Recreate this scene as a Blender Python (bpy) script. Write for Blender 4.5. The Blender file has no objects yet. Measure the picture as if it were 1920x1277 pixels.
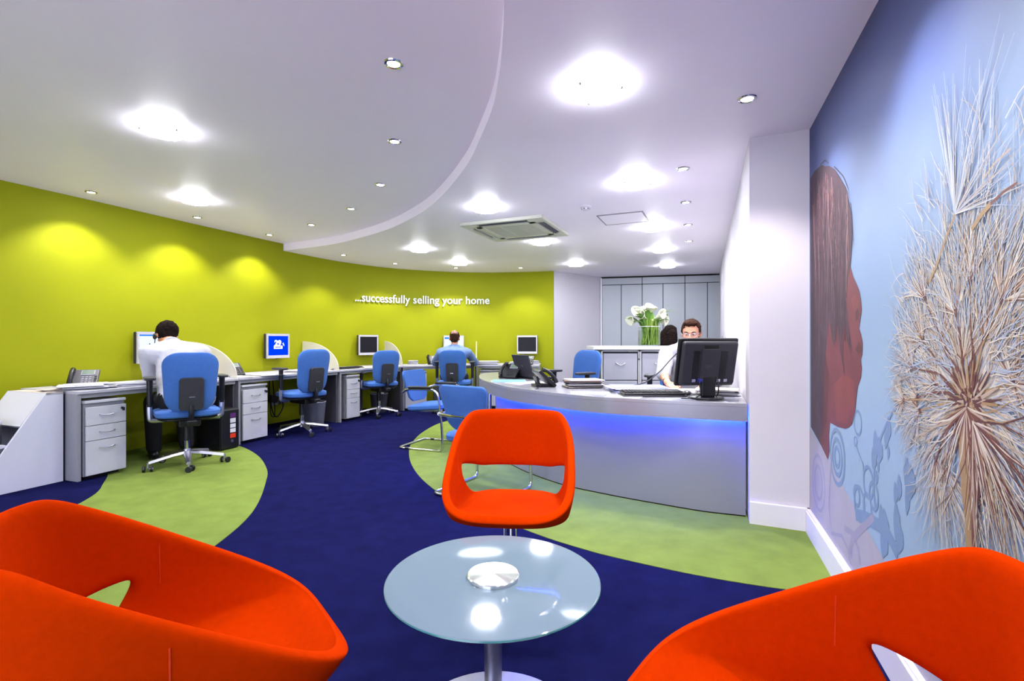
import bpy, math, random
from mathutils import Vector, Matrix
from math import sin, cos, pi, radians, sqrt
random.seed(7)
SC = bpy.context.scene
COL = SC.collection
F, H, CY = 930.0, 1.15, 638.5          # focal length in px of the 1920 frame, eye height, horizon row

# ------------------------------------------------------------------ camera
cd = bpy.data.cameras.new('camera'); cd.sensor_width = 36; cd.lens = F/1920*36; cd.clip_start = .05
cam = bpy.data.objects.new('camera', cd); COL.objects.link(cam)
cam.location = (0, 0, H); cam.rotation_euler = (pi/2, 0, 0); SC.camera = cam

# ------------------------------------------------------------------ world, exposure
W = bpy.data.worlds.new('world'); SC.world = W; W.use_nodes = True
bg = W.node_tree.nodes['Background']; bg.inputs[0].default_value = (.72, .80, 1, 1); bg.inputs[1].default_value = 1.0
SC.view_settings.view_transform = 'Standard'; SC.view_settings.look = 'None'
SC.view_settings.gamma = 1; SC.view_settings.use_curve_mapping = False
SC.view_settings.exposure = 2.86
SC.cycles.use_denoising = True
SC.cycles.max_bounces = 10; SC.cycles.diffuse_bounces = 6; SC.cycles.sample_clamp_indirect = 6
BIG_L = 20.0        # radiance of the round luminaires
SPOT_W = 12.5       # watts of a downlight
FILL_W = 9.0        # watts of the lilac fill light added behind the camera

def area(name, loc, rot, sx, sy, w, c):
    l = bpy.data.lights.new(name, 'AREA'); l.shape = 'RECTANGLE'; l.size = sx; l.size_y = sy; l.energy = w; l.color = c
    o = bpy.data.objects.new(name, l); COL.objects.link(o); o.location = loc; o.rotation_euler = rot
    return o
area('added_lilac_fill', (-2.7, -1.38, 1.35), (radians(90), 0, radians(0)), 4.6, 2.0, FILL_W, (.90, .76, 1.0))  # added fill, source unseen; tints the near ceiling and walls lilac

# ------------------------------------------------------------------ helpers
def px(u, v, z=0.0):
    """world point at height z seen at pixel (u, v)"""
    y = F*(H-z)/(v-CY)
    return Vector(((u-960)/F*y, y, z))
def at(u, v, y): return Vector(((u-960)/F*y, y, H-(v-CY)*y/F))

def lin(c): return tuple(((x/255)/12.92 if x <= 10 else (((x/255)+.055)/1.055)**2.4) for x in c)
MATS = {}
ALB = .76                            # overall reflectance scale of the coloured finishes
WHITES = ('white_wall_paint', 'ceiling_paint', 'white_gloss_trim', 'clear_glass', 'vase_glass', 'white_acrylic')
def mat(name, rgb, rough=.5, metal=0, var=.06, scale=25, bump=0, spec=.5, emit=0, trans=0, alpha=1, sheen=0, coat=0, raw=False, ior=1.45, bscale=None):
    if name in MATS: return MATS[name]
    m = bpy.data.materials.new(name); m.use_nodes = True; nt = m.node_tree
    b = nt.nodes['Principled BSDF']
    c = rgb if raw else lin(rgb)
    if metal < .5 and name not in WHITES: c = tuple(x*ALB for x in c)
    tc = nt.nodes.new('ShaderNodeTexCoord'); nz = nt.nodes.new('ShaderNodeTexNoise')
    nz.inputs['Scale'].default_value = scale; nz.inputs['Detail'].default_value = 3
    nt.links.new(tc.outputs['Object'], nz.inputs['Vector'])
    rp = nt.nodes.new('ShaderNodeValToRGB')
    rp.color_ramp.elements[0].color = (*[x*(1-var) for x in c], 1); rp.color_ramp.elements[1].color = (*[min(1, x*(1+var)) for x in c], 1)
    rp.color_ramp.elements[0].position = .3; rp.color_ramp.elements[1].position = .7
    nt.links.new(nz.outputs['Fac'], rp.inputs['Fac'])
    nt.links.new(rp.outputs['Color'], b.inputs['Base Color'])
    b.inputs['Roughness'].default_value = rough; b.inputs['Metallic'].default_value = metal
    b.inputs['Specular IOR Level'].default_value = spec; b.inputs['IOR'].default_value = ior
    b.inputs['Transmission Weight'].default_value = trans; b.inputs['Alpha'].default_value = alpha
    if sheen: b.inputs['Sheen Weight'].default_value = sheen; b.inputs['Sheen Roughness'].default_value = .5
    if coat: b.inputs['Coat Weight'].default_value = coat; b.inputs['Coat Roughness'].default_value = .08
    if emit:
        nt.links.new(rp.outputs['Color'], b.inputs['Emission Color']); b.inputs['Emission Strength'].default_value = emit
    if bump:
        bp = nt.nodes.new('ShaderNodeBump'); bp.inputs['Strength'].default_value = bump; bp.inputs['Distance'].default_value = .004
        n2 = nt.nodes.new('ShaderNodeTexNoise'); n2.inputs['Scale'].default_value = bscale or scale*12; n2.inputs['Detail'].default_value = 2
        nt.links.new(tc.outputs['Object'], n2.inputs['Vector'])
        nt.links.new(n2.outputs['Fac'], bp.inputs['Height']); nt.links.new(bp.outputs['Normal'], b.inputs['Normal'])
    MATS[name] = m
    return m

def frame(f, up=Vector((0, 0, 1))):
    """3x3 whose columns are right, forward, up"""
    f = Vector(f).normalized(); r = f.cross(Vector(up)).normalized(); u = r.cross(f)
    return Matrix((r, f, u)).transposed()

class MB:
    def __init__(s): s.v = []; s.f = []; s.mi = []; s.cm = 0
    def add(s, vs, fs):
        n = len(s.v); s.v += [Vector(p) for p in vs]; s.f += [tuple(i+n for i in f) for f in fs]; s.mi += [s.cm]*len(fs); return s
    def box(s, c, d, rz=0, R=None):
        c = Vector(c); R = R or Matrix.Rotation(rz, 3, 'Z')
        vs = [c + R @ Vector((x*d[0]/2, y*d[1]/2, z*d[2]/2)) for z in (-1, 1) for y in (-1, 1) for x in (-1, 1)]
        return s.add(vs, [(0, 2, 3, 1), (4, 5, 7, 6), (0, 1, 5, 4), (2, 6, 7, 3), (0, 4, 6, 2), (1, 3, 7, 5)])
    def prism(s, poly, z0, z1):
        n = len(poly); area2 = sum(poly[i][0]*poly[(i+1) % n][1]-poly[(i+1) % n][0]*poly[i][1] for i in range(n))
        if area2 < 0: poly = poly[::-1]
        vs = [(p[0], p[1], z0) for p in poly]+[(p[0], p[1], z1) for p in poly]
        fs = [tuple(range(n))[::-1], tuple(range(n, 2*n))]+[(i, (i+1) % n, n+(i+1) % n, n+i) for i in range(n)]
        return s.add(vs, fs)
    def slab(s, poly3, n, t):
        """extrude a planar 3-D polygon along n by t"""
        n = Vector(n).normalized()*t; k = len(poly3)
        vs = [Vector(p) for p in poly3]+[Vector(p)+n for p in poly3]
        return s.add(vs, [tuple(range(k))[::-1], tuple(range(k, 2*k))]+[(i, (i+1) % k, k+(i+1) % k, k+i) for i in range(k)])
    def cyl(s, p0, p1, r0, r1=None, n=20, caps=True):
        p0 = Vector(p0); p1 = Vector(p1); r1 = r0 if r1 is None else r1
        a = (p1-p0).normalized(); t = Vector((0, 0, 1)) if abs(a.z) < .9 else Vector((1, 0, 0))
        e1 = a.cross(t).normalized(); e2 = a.cross(e1)
        vs = [p+r*(cos(2*pi*i/n)*e1+sin(2*pi*i/n)*e2) for p, r in ((p0, r0), (p1, r1)) for i in range(n)]
        fs = [(i, n+i, n+(i+1) % n, (i+1) % n) for i in range(n)]
        if caps: fs += [tuple(range(n)), tuple(range(n, 2*n))[::-1]]
        return s.add(vs, fs)
    def lathe(s, prof, c=(0, 0, 0), n=32, axis=None):
        c = Vector(c); R = Matrix.Identity(3) if axis is None else frame(axis, (1, .01, 0) if abs(Vector(axis).z) > .8 else (0, 0, 1)) @ Matrix(((1, 0, 0), (0, 0, 1), (0, -1, 0)))
        vs = []; k = len(prof)
        for i in range(n):
            a = 2*pi*i/n
            vs += [c + R @ Vector((r*cos(a), r*sin(a), z)) for r, z in prof]
        fs = [(i*k+j, ((i+1) % n)*k+j, ((i+1) % n)*k+j+1, i*k+j+1) for i in range(n) for j in range(k-1)]
        return s.add(vs, fs)
    def tube(s, path, r, n=10, closed=False, flat=1.0):
        P = [Vector(p) for p in path]; m = len(P); vs = []; e1 = None
        for i in range(m):
            if closed: t = (P[(i+1) % m]-P[i-1]).normalized()
            else: t = (P[min(i+1, m-1)]-P[max(i-1, 0)]).normalized()
            if e1 is None: e1 = t.cross(Vector((0, 0, 1)) if abs(t.z) < .9 else Vector((1, 0, 0))).normalized()
            else: e1 = (e1 - t*e1.dot(t)).normalized()
            e2 = t.cross(e1); rr = r[i] if isinstance(r, (list, tuple)) else r
            vs += [P[i]+rr*(cos(2*pi*j/n)*e1+flat*sin(2*pi*j/n)*e2) for j in range(n)]
        q = m if closed else m-1
        fs = [(i*n+j, i*n+(j+1) % n, ((i+1) % m)*n+(j+1) % n, ((i+1) % m)*n+j) for i in range(q) for j in range(n)]
        if not closed: fs += [tuple(range(n))[::-1], tuple(range((m-1)*n, m*n))]
        return s.add(vs, fs)
    def ell(s, c, r, R=None, nu=16, nv=10):
        c = Vector(c); R = R or Matrix.Identity(3); vs = [c+R @ Vector((0, 0, r[2]))]
        for j in range(1, nv):
            for i in range(nu):
                a = 2*pi*i/nu; b = pi*j/nv
                vs.append(c+R @ Vector((r[0]*sin(b)*cos(a), r[1]*sin(b)*sin(a), r[2]*cos(b))))
        vs.append(c-R @ Vector((0, 0, r[2]))); e = len(vs)-1
        fs = [(0, 1+i, 1+(i+1) % nu) for i in range(nu)]
        fs += [(1+j*nu+i, 1+(j+1)*nu+i, 1+(j+1)*nu+(i+1) % nu, 1+j*nu+(i+1) % nu) for j in range(nv-2) for i in range(nu)]
        fs += [(1+(nv-2)*nu+(i+1) % nu, 1+(nv-2)*nu+i, e) for i in range(nu)]
        return s.add(vs, fs)
    def cap(s, p0, r0, p1, r1):
        s.cyl(p0, p1, r0, r1, 14); s.ell(p0, (r0,)*3, nu=14, nv=8); s.ell(p1, (r1,)*3, nu=14, nv=8); return s
    def mesh(s, name, mats, smooth=35):
        me = bpy.data.meshes.new(name); me.from_pydata([tuple(v) for v in s.v], [], s.f)
        for m in (mats if isinstance(mats, (list, tuple)) else [mats]): me.materials.append(m)
        for p, i in zip(me.polygons, s.mi): p.material_index = i
        me.validate(); me.update()
        if smooth:
            me.shade_smooth(); me.set_sharp_from_angle(angle=radians(smooth))
        return me

def link(name, me, parent=None, loc=None, rz=0):
    o = bpy.data.objects.new(name, me); COL.objects.link(o); o.parent = parent
    if loc is not None: o.location = loc
    if rz: o.rotation_euler = (0, 0, rz)
    return o
def part(name, mb, mats, parent=None, smooth=35, bev=0, sub=0, label=None, seg=2):
    o = link(name, mb.mesh(name, mats, smooth), parent)
    if bev:
        m = o.modifiers.new('bevel', 'BEVEL'); m.width = bev; m.segments = seg; m.limit_method = 'ANGLE'; m.angle_limit = radians(40); m.harden_normals = True
    if sub:
        m = o.modifiers.new('subdivision', 'SUBSURF'); m.levels = sub; m.render_levels = sub
    if label: o['label'] = label
    return o
def tag(o, label, cat, group=None):
    o['label'] = label; o['category'] = cat
    if group: o['group'] = group
    return o
def thing(name, label, cat, loc=(0, 0, 0), rz=0, group=None):
    o = bpy.data.objects.new(name, None); COL.objects.link(o); o.location = loc; o.rotation_euler = (0, 0, rz)
    o.empty_display_size = .1
    return tag(o, label, cat, group)
def struct(name, mb, mats, bev=0, smooth=35):
    o = part(name, mb, mats, None, smooth, bev); o['kind'] = 'structure'; return o
def dup(root, loc, rz, label, group=None):
    def cp(o, par):
        c = o.copy(); COL.objects.link(c); c.parent = par
        for ch in o.children: cp(ch, c)
        return c
    r = cp(root, None); r.location = loc; r.rotation_euler = (0, 0, rz); r['label'] = label
    if group: r['group'] = group
    return r
def heading(f): return math.atan2(-f[0], f[1])       # rotation about z that turns +Y to f
def rrect(w, h, r, n=6, taper=1.0):
    pts = []
    for cx, cy, a0 in ((w/2-r, h/2-r, 0), (-w/2+r, h/2-r, pi/2), (-w/2+r, -h/2+r, pi), (w/2-r, -h/2+r, 1.5*pi)):
        for i in range(n+1):
            a = a0+pi/2*i/n; x = cx+r*cos(a); y = cy+r*sin(a)
            k = 1+(taper-1)*(h/2-y)/h
            pts.append((x*k, y))
    return pts
def cushion(mb, w, h, t, r=.08, R=None, c=(0, 0, 0), bend=0, bendy=0, taper=1.0, edge=.35):
    """upholstered pad in the local XZ plane facing -Y/+Y"""
    R = R or Matrix.Identity(3); c = Vector(c); o = rrect(w, h, r, 6, taper); n = len(o)
    rings = [(1, .0), (1.0, edge*.6), (.97, edge), (.9, .75), (.7, .95), (.4, 1), (.0, 1)]
    vs = []; fs = []
    def P(k, x, z, d): return c+R @ Vector((x*k, d+bend*(x*k)**2+bendy*(z*k)**2, z*k))
    for sgn in (-1, 1):
        b = len(vs)
        for k, d in rings[:-1]: vs += [P(k, x, z, sgn*t/2*d) for x, z in o]
        vs.append(P(0, 0, 0, sgn*t/2))
        for j in range(len(rings)-2):
            for i in range(n):
                q = (b+j*n+i, b+j*n+(i+1) % n, b+(j+1)*n+(i+1) % n, b+(j+1)*n+i)
                fs.append(q if sgn < 0 else q[::-1])
        l = b+(len(rings)-2)*n
        for i in range(n):
            q = (l+i, l+(i+1) % n, b+(len(rings)-1)*n); fs.append(q if sgn < 0 else q[::-1])
    return mb.add(vs, fs)
def smoothpath(P, n=6, closed=False):
    P = [Vector(p) for p in P]; m = len(P); out = []
    for i in range(m if closed else m-1):
        if closed: a, b, c, d = P[i-1], P[i], P[(i+1) % m], P[(i+2) % m]
        else: a, b, c, d = P[max(i-1, 0)], P[i], P[i+1], P[min(i+2, m-1)]
        for k in range(n):
            t = k/n
            out.append(.5*((2*b)+(c-a)*t+(2*a-5*b+4*c-d)*t*t+(3*b-a-3*c+d)*t**3))
    if not closed: out.append(P[-1])
    return out
def fillet(P, r, n=5, closed=False):
    P = [Vector(p) for p in P]; m = len(P); out = []
    for i in range(m):
        if not closed and i in (0, m-1): out.append(P[i]); continue
        a, b, c = P[i-1], P[i], P[(i+1) % m]; d1 = (a-b); d2 = (c-b); rr = min(r, d1.length*.49, d2.length*.49)
        p = b+d1.normalized()*rr; q = b+d2.normalized()*rr
        for k in range(n+1):
            t = k/n; out.append(p*(1-t)**2+b*2*t*(1-t)+q*t*t)
    return out

# ------------------------------------------------------------------ materials
M_white = mat('white_wall_paint', (196, 191, 203), .75, var=.015, scale=3)
M_ceil = mat('ceiling_paint', (244, 235, 252), .45, var=.01, scale=2)
M_green = mat('lime_green_paint', (.345, .37, .006), .6, var=.02, scale=2, spec=.15, raw=True)
M_blue_c = mat('blue_carpet', (.0085, .0095, .070), 1, var=.18, scale=9, bump=.9, bscale=420, spec=.03, raw=True)
M_green_c = mat('green_carpet', (.22, .30, .065), 1, var=.10, scale=7, bump=.9, bscale=420, spec=.03, raw=True)
M_trim = mat('white_gloss_trim', (214, 210, 222), .3, var=.01)
M_orange = mat('orange_felt', (.62, .036, .0), 1, var=.05, scale=60, bump=.35, bscale=900, spec=.015, raw=True)
M_seam = mat('orange_seam', (.75, .045, .0), .9, raw=True)
M_chrome = mat('chrome', (205, 205, 215), .12, 1, var=.02)
M_alu = mat('brushed_aluminium', (176, 176, 190), .32, 1, var=.04, scale=80)
M_silver = mat('silver_laminate', (163, 163, 180), .28, .35, var=.02, scale=40)
M_grey = mat('grey_laminate', (150, 150, 168), .4, .1, var=.02)
M_ped = mat('pale_grey_metal', (205, 205, 216), .42, .05, var=.02)
M_ped_side = mat('mid_grey_metal', (150, 150, 160), .45, var=.02)
M_dpanel = mat('dark_grey_panel', (84, 82, 98), .45, var=.02)
M_wtop = mat('grey_worktop', (190, 188, 203), .35, var=.02)
M_black = mat('black_plastic', (22, 22, 30), .35, var=.06)
M_satin = mat('charcoal_plastic', (48, 48, 58), .5, var=.05)
M_rubber = mat('black_rubber', (15, 15, 18), .7)
M_blue_f = mat('blue_fabric', (.06, .165, .52), .95, var=.05, scale=50, bump=.25, bscale=800, spec=.1, raw=True, sheen=.08)
M_paper = mat('white_paper', (214, 214, 226), .8, var=.02, scale=12)
M_paper2 = mat('cream_paper', (206, 194, 188), .8, var=.06, scale=12)
M_dark = mat('dark_gap', (14, 14, 18), .8)
M_skin = mat('skin', (224, 158, 128), .5, var=.05, scale=18)
M_hair1 = mat('black_brown_hair', (27, 18, 17), .9, var=.5, scale=70, bump=.6, bscale=200, spec=.1)
M_hair2 = mat('brown_hair', (58, 36, 28), .9, var=.35, scale=60, bump=.6, bscale=200, spec=.1)
M_shirt_w = mat('white_shirt', (196, 196, 212), .8, var=.02, scale=8)
M_shirt_b = mat('pale_blue_shirt', (112, 138, 198), .8, var=.05, scale=8)
M_trous = mat('black_trousers', (16, 16, 24), .85)

def light_mat(name, c, s):
    m = bpy.data.materials.new(name); m.use_nodes = True; nt = m.node_tree; nt.nodes.remove(nt.nodes['Principled BSDF'])
    e = nt.nodes.new('ShaderNodeEmission'); e.inputs[0].default_value = (*c, 1); e.inputs[1].default_value = s
    nt.links.new(e.outputs[0], nt.nodes['Material Output'].inputs[0]); return m
M_lamp = light_mat('lit_frosted_glass', (.93, .97, 1), BIG_L)
M_skirt = light_mat('lit_glass_edge', (.93, .97, 1), 1.5)
M_side = light_mat('lit_glass_side', (.93, .97, 1), 9.0)
M_spot = light_mat('lit_lamp_face', (1, .96, .92), 9)
M_led = light_mat('blue_led', (.005, .04, 1), 55)

# ------------------------------------------------------------------ the room
ZL, ZH = 2.425, 2.524
GW = [(-6.3, -1.5), (-6.0, -.2), (-5.55, 1.2), (-5.0, 2.75), (-4.38, 4.24), (-4.116, 4.876), (-3.778, 5.76), (-3.25, 7.04), (-2.88, 7.84),
      (-2.567, 8.29), (-2.16, 8.72), (-1.583, 9.05), (-.867, 9.27), (-.2, 9.29), (.764, 9.11)]
GWs = [tuple(p[:2]) for p in smoothpath([(*p, 0) for p in GW], 4)]
def offs(poly, d):
    out = []
    for i, p in enumerate(poly):
        a = Vector(poly[max(i-1, 0)]); b = Vector(poly[min(i+1, len(poly)-1)]); t = (b-a).normalized(); n = Vector((-t.y, t.x))
        out.append((p[0]+n.x*d, p[1]+n.y*d))
    return out
struct('wall_left', MB().prism(GWs+offs(GWs, .10)[::-1], 0, 2.6), M_green, smooth=60)
A = (1.797, 10.0); Bk = (4.12, 9.41); RC = (1.797, 2.99); RL = (1.498, 3.13)
def rwall(y): return 1.488+.39*(y-3.11)
struct('wall_back', MB().prism([(.775, 9.12), A, (1.72, 10.08), (.69, 9.21)], 0, 2.6), M_white)
struct('wall_behind_shutters', MB().prism([A, Bk, (4.15, 9.55), (1.82, 10.12)], 0, 2.6), M_dark)
struct('wall_right', MB().prism([RC, RL, (3.98, 9.52), (4.3, 9.52)], 0, 2.6), M_white)
MF = (.6817-.373*1.5, -1.5)
struct('wall_mural_side', MB().prism([RC, MF, (MF[0]+.2, -1.5), (RC[0]+.2, 2.99)], 0, 2.6), M_white)
# unseen front wall behind the camera, with an assumed shop window
wf = MB().box((-3.05, -1.55, .13), (6.6, .1, .26)).box((-3.05, -1.55, 2.45), (6.6, .1, .3)).box((-5.75, -1.55, 1.3), (1.2, .1, 2.1)).box((-.15, -1.55, 1.3), (.7, .1, 2.1))
struct('wall_front', wf, M_white)
wfr = MB()
for x in (-5.13, -3.6, -2.05, -.52): wfr.box((x, -1.53, 1.28), (.05, .08, 2.04))
wfr.box((-2.82, -1.53, .28), (4.65, .08, .05)); wfr.box((-2.82, -1.53, 2.28), (4.65, .08, .05))
struct('window_1', wfr, M_alu)
M_glass = mat('clear_glass', (250, 255, 252), .02, trans=1, var=0, ior=1.45)
wp = part('pane', MB().box((-2.82, -1.545, 1.28), (4.6, .006, 2.0)), M_glass, bpy.data.objects['window_1'])

EDGE = [(-.95, -1.5), (-.52, -.8), (-.28, 0), (-.12, .7), (-.04, 1.4), (-.03, 1.857), (-.045, 2.178), (-.068, 2.43), (-.108, 2.723), (-.209, 3.16), (-.324, 3.589), (-.552, 4.21),
        (-.82, 4.79), (-1.116, 5.27), (-1.437, 5.70), (-1.9, 6.17), (-2.42, 6.60), (-3.27, 7.06)]
EDs = [tuple(p[:2]) for p in smoothpath([(*p, 0) for p in EDGE], 5)]
i0 = min(range(len(GWs)), key=lambda i: (Vector(GWs[i])-Vector((-3.25, 7.04))).length)
low = EDs+[offs(GWs, .05)[i] for i in range(i0, len(GWs))]+[(1.78, 10.05), (4.2, 9.5), (4.2, 9.3), (1.85, 3.0), (MF[0]+.1, -1.5)]
struct('ceiling_lower', MB().prism(low, ZL, ZH+.002), M_ceil)
struct('ceiling', MB().prism([(-6.5, -1.6), (.5, -1.6), (2.1, 2.9), (4.5, 9.6), (1.7, 10.2), (-3.5, 10.0), (-6.5, 4)], ZH, ZH+.08), M_ceil)
struct('floor', MB().prism([(-6.5, -1.6), (.5, -1.6), (2.1, 2.9), (4.5, 9.6), (1.7, 10.2), (-3.5, 10.0), (-6.5, 4)], -.08, 0), M_blue_c)
# green carpet insets
gl = [(-3.9, 5.55), (-3.5, 5.60), (-3.06, 5.47), (-2.57, 4.99), (-2.19, 4.43), (-2.0, 4.03), (-1.80, 3.52), (-1.70, 3.15), (-1.66, 2.75), (-1.66, 2.3), (-1.72, 1.8), (-1.85, 1.2),
      (-2.1, .5), (-2.4, -.2), (-3.9, -.2), (-3.5, .6), (-3.2, 1.5), (-3.02, 2.4), (-2.98, 3.1), (-3.09, 3.64), (-3.28, 3.98), (-3.53, 4.32), (-3.95, 4.62), (-4.15, 4.75)]
gls = [tuple(p[:2]) for p in smoothpath([(*p, 0) for p in gl], 5, True)]
struct('floor_inset_left', MB().prism(gls, -.01, .003), M_green_c)
gr = [(.9, 8.2), (.0, 8.0), (-.6, 7.5), (-.974, 6.97), (-1.117, 6.22), (-1.12, 5.527), (-1.05, 5.057), (-.926, 4.58), (-.75, 4.12), (-.53, 3.71), (-.26, 3.36), (.033, 3.06), (.2, 2.89), (.387, 2.735),
      (.539, 2.63), (.868, 2.445), (1.174, 2.317), (1.56, 2.2)]
grs = [tuple(p[:2]) for p in smoothpath([(*p, 0) for p in gr], 5)]+[(1.797, 2.99), (1.498, 3.13), (3.3, 8.2)]
struct('floor_inset_right', MB().prism(grs, -.01, .003), M_green_c)
# baseboards
WD = Vector((-.3495, -.9369, 0)); WN = Vector((-.9369, .3495, 0)); WO = Vector((RC[0], RC[1], 0))
def wp3(s, z, o=0.0): return WO+WD*s+WN*o+Vector((0, 0, z))
def strip(p, q, d, t, z0, z1, n):
    p = Vector(p); q = Vector(q); n = Vector(n)*t
    return [tuple((a)[:2]) for a in (p, q, q+n, p+n)]
b = MB().prism(strip(wp3(-.03, 0), wp3(4.75, 0), 0, .028, 0, 0, WN), 0, .128)
b.prism(strip(wp3(-.03, 0), wp3(4.75, 0), 0, .02, 0, 0, WN), .128, .14)
struct('baseboard_mural', b, M_trim, .003)
n2 = Vector((-.424, -.906, 0))
struct('baseboard_step', MB().prism(strip((RC[0], RC[1], 0), (RL[0], RL[1], 0), 0, .025, 0, 0, n2), 0, .14), M_trim, .003)

# back shutters: tall cupboard fronts
M_shut = mat('silver_grey_door', (188, 193, 204), .45, .1, var=.015)
sh = thing('storage_wall', 'grey full-height cupboard wall with narrow flush doors behind the filing cabinets', 'cupboard', (A[0], A[1], 0))
ab = Vector((Bk[0]-A[0], Bk[1]-A[1], 0)); L = ab.length; ab.normalize(); an = Vector((ab.y, -ab.x, 0))
if an.y > 0: an = -an
Rsh = Matrix((ab, -an, Vector((0, 0, 1)))).transposed()
nd = 6; w = L/nd*.985
def shb(x0, x1, z0, z1, t=.02, g=.006):
    return MB().box(ab*((x0+x1)/2)+an*(t/2+.012)+Vector((0, 0, (z0+z1)/2)), (x1-x0-2*g, t, z1-z0-2*g), R=Rsh)
us = [1127, 1165, 1204, 1243, 1284, 1326, 1368]
def par(u):
    k = (u-960)/F; return (k*A[1]-A[0])/(ab.x-k*ab.y)
xs = [max(0.02, par(u)) for u in us]
for i in range(6): part('door', shb(xs[i], min(xs[i+1], L-.01), .08, 2.26), M_shut, sh, bev=.002)
for i in (0, 2, 4): part('header_panel', shb(xs[i], min(xs[i+2], L-.01), 2.26, 2.40), M_shut, sh, bev=.002)
part('plinth', shb(.02, L-.02, .0, .08), M_dpanel, sh)
part('side_trim', MB().box(ab*.005+an*.02+Vector((0, 0, 1.2)), (.03, .05, 2.4), R=Rsh), M_trim, sh)

# ------------------------------------------------------------------ ceiling luminaires
def big_light(u, v, zc, label, first=[None]):
    p = px(u, v, zc)
    if first[0] is None:
        t = thing('ceiling_light', label, 'ceiling light', p, 0, 'large round ceiling lights')
        part('glass_skirt', MB().lathe([(0, 0), (.140, -.001), (.142, -.005), (.122, -.02), (0, -.02)], n=48), M_skirt, t)
        dm_ = MB().lathe([(.122, -.03), (.112, -.038), (0, -.043)], n=48); dm_.cm = 1; dm_.lathe([(0, -.023), (.120, -.023), (.122, -.03)], n=48)
        part('diffuser', dm_, [M_lamp, M_side], t)
        part('rim', MB().tube([(.121*cos(a*pi/24), .121*sin(a*pi/24), -.0265) for a in range(48)], .0018, 6, True), M_alu, t)
        for k in range(3):
            a = radians(100+120*k); part('clip', MB().ell((.122*cos(a), .122*sin(a), -.032), (.006, .006, .008)), M_satin, t)
        first[0] = t; return t
    return dup(first[0], p, 0, label)
for u, v, z, l in [
    (1119, 160, ZL, 'large round glowing ceiling light nearest the camera, on the lower ceiling'),
    (1189, 341, ZL, 'large round glowing ceiling light second nearest on the lower ceiling, before the hatch'),
    (911, 388, ZL, 'large round glowing ceiling light just in front of the air conditioning cassette'),
    (1224, 425, ZL, 'large round glowing ceiling light at the corner of the square ceiling hatch'),
    (1015, 452, ZL, 'large round glowing ceiling light just behind the air conditioning cassette'),
    (1241, 467, ZL, 'large round glowing ceiling light, middle one above the filing cabinets'),
    (1080, 494, ZL, 'large round glowing ceiling light above the corner where lime wall meets white wall'),
    (1252, 497, ZL, 'large round glowing ceiling light closest to the grey cupboard doors'),
    (787, 466, ZL, 'large round glowing ceiling light in front of the wall lettering, left of cassette'),
    (862, 492, ZL, 'large round glowing ceiling light closest to the curved lime wall'),
    (306, 240, ZH, 'large round glowing ceiling light in the raised ceiling, nearer one of two'),
    (366, 373, ZH, 'large round glowing ceiling light in the raised ceiling, farther one near lime wall')]:
    big_light(u, v, z, l)
big_light.__defaults__[0][0]
def hidden_light(x, y, z, l): dup(big_light.__defaults__[0][0], (x, y, z), 0, l)
hidden_light(-3.9, 1.2, ZH, 'large round glowing ceiling light over the left foreground')
hidden_light(-1.5, 1.0, ZH, 'large round glowing ceiling light over the camera')

def spot(u, v, zc, label, first=[None], p=None):
    p = px(u, v, zc) if p is None else Vector(p)
    if first[0] is None:
        t = thing('downlight', label, 'downlight', p, 0, 'small recessed ceiling spotlights')
        part('bezel', MB().lathe([(.030, .0), (.030, -.004), (.036, -.008), (.045, -.006), (.048, 0), (.030, 0)], n=28), M_chrome, t)
        part('lamp_face', MB().lathe([(0, -.003), (.031, -.003), (.031, 0), (0, 0)], n=24), M_spot, t)
        l = bpy.data.lights.new('downlight_beam', 'SPOT'); l.energy = SPOT_W; l.spot_size = radians(112); l.spot_blend = .55
        l.shadow_soft_size = .03; l.color = (1, .95, .88)
        o = bpy.data.objects.new('beam', l); COL.objects.link(o); o.parent = t; o.location = (0, 0, -.012)
        first[0] = t; return t
    return dup(first[0], p, 0, label)
names = [
    (738, 119, ZH, 'small recessed spotlight in raised ceiling, nearest of the curved middle row'),
    (740, 265, ZH, 'small recessed spotlight in raised ceiling, second of the curved middle row'),
    (713, 346, ZH, 'small recessed spotlight in raised ceiling, third of the curved middle row'),
    (658, 391, ZH, 'small recessed spotlight in raised ceiling, fourth of the curved middle row'),
    (584, 421, ZH, 'small recessed spotlight in raised ceiling, last of the curved middle row'),
    (505, 440, ZH, 'small recessed spotlight by the lime wall just before the ceiling step'),
    (370, 407, ZH, 'small recessed spotlight by the lime wall beside the farther round light'),
    (171, 360, ZH, 'small recessed spotlight by the lime wall, leftmost and nearest'),
    (644, 478, ZL, 'small recessed spotlight by the lime wall just past the ceiling step'),
    (741, 494, ZL, 'small recessed spotlight above the first words of the wall lettering'),
    (855, 502, ZL, 'small recessed spotlight above the last words of the wall lettering'),
    (976, 502, ZL, 'small recessed spotlight above the rightmost wall screen'),
    (1401, 185, ZL, 'small recessed spotlight beside the mural, nearest of the right-hand row'),
    (1281, 316, ZL, 'small recessed spotlight, second of the right-hand row'),
    (1286, 379, ZL, 'small recessed spotlight, third of the right-hand row'),
    (1290, 421, ZL, 'small recessed spotlight, fourth of the right-hand row'),
    (1292, 452, ZL, 'small recessed spotlight, farthest of the right-hand row')]
for u, v, z, l in names: spot(u, v, z, l)
spot(0, 0, 0, 'small recessed spotlight beside the mural, over the right tub chair', p=(.87, 1.62, ZL))
spot(0, 0, 0, 'small recessed spotlight beside the mural, behind the camera', p=(.50, .65, ZL))
spot(0, 0, 0, 'small recessed spotlight by the lime wall, over the printer console', p=(-4.48, 3.1, ZH))

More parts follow.
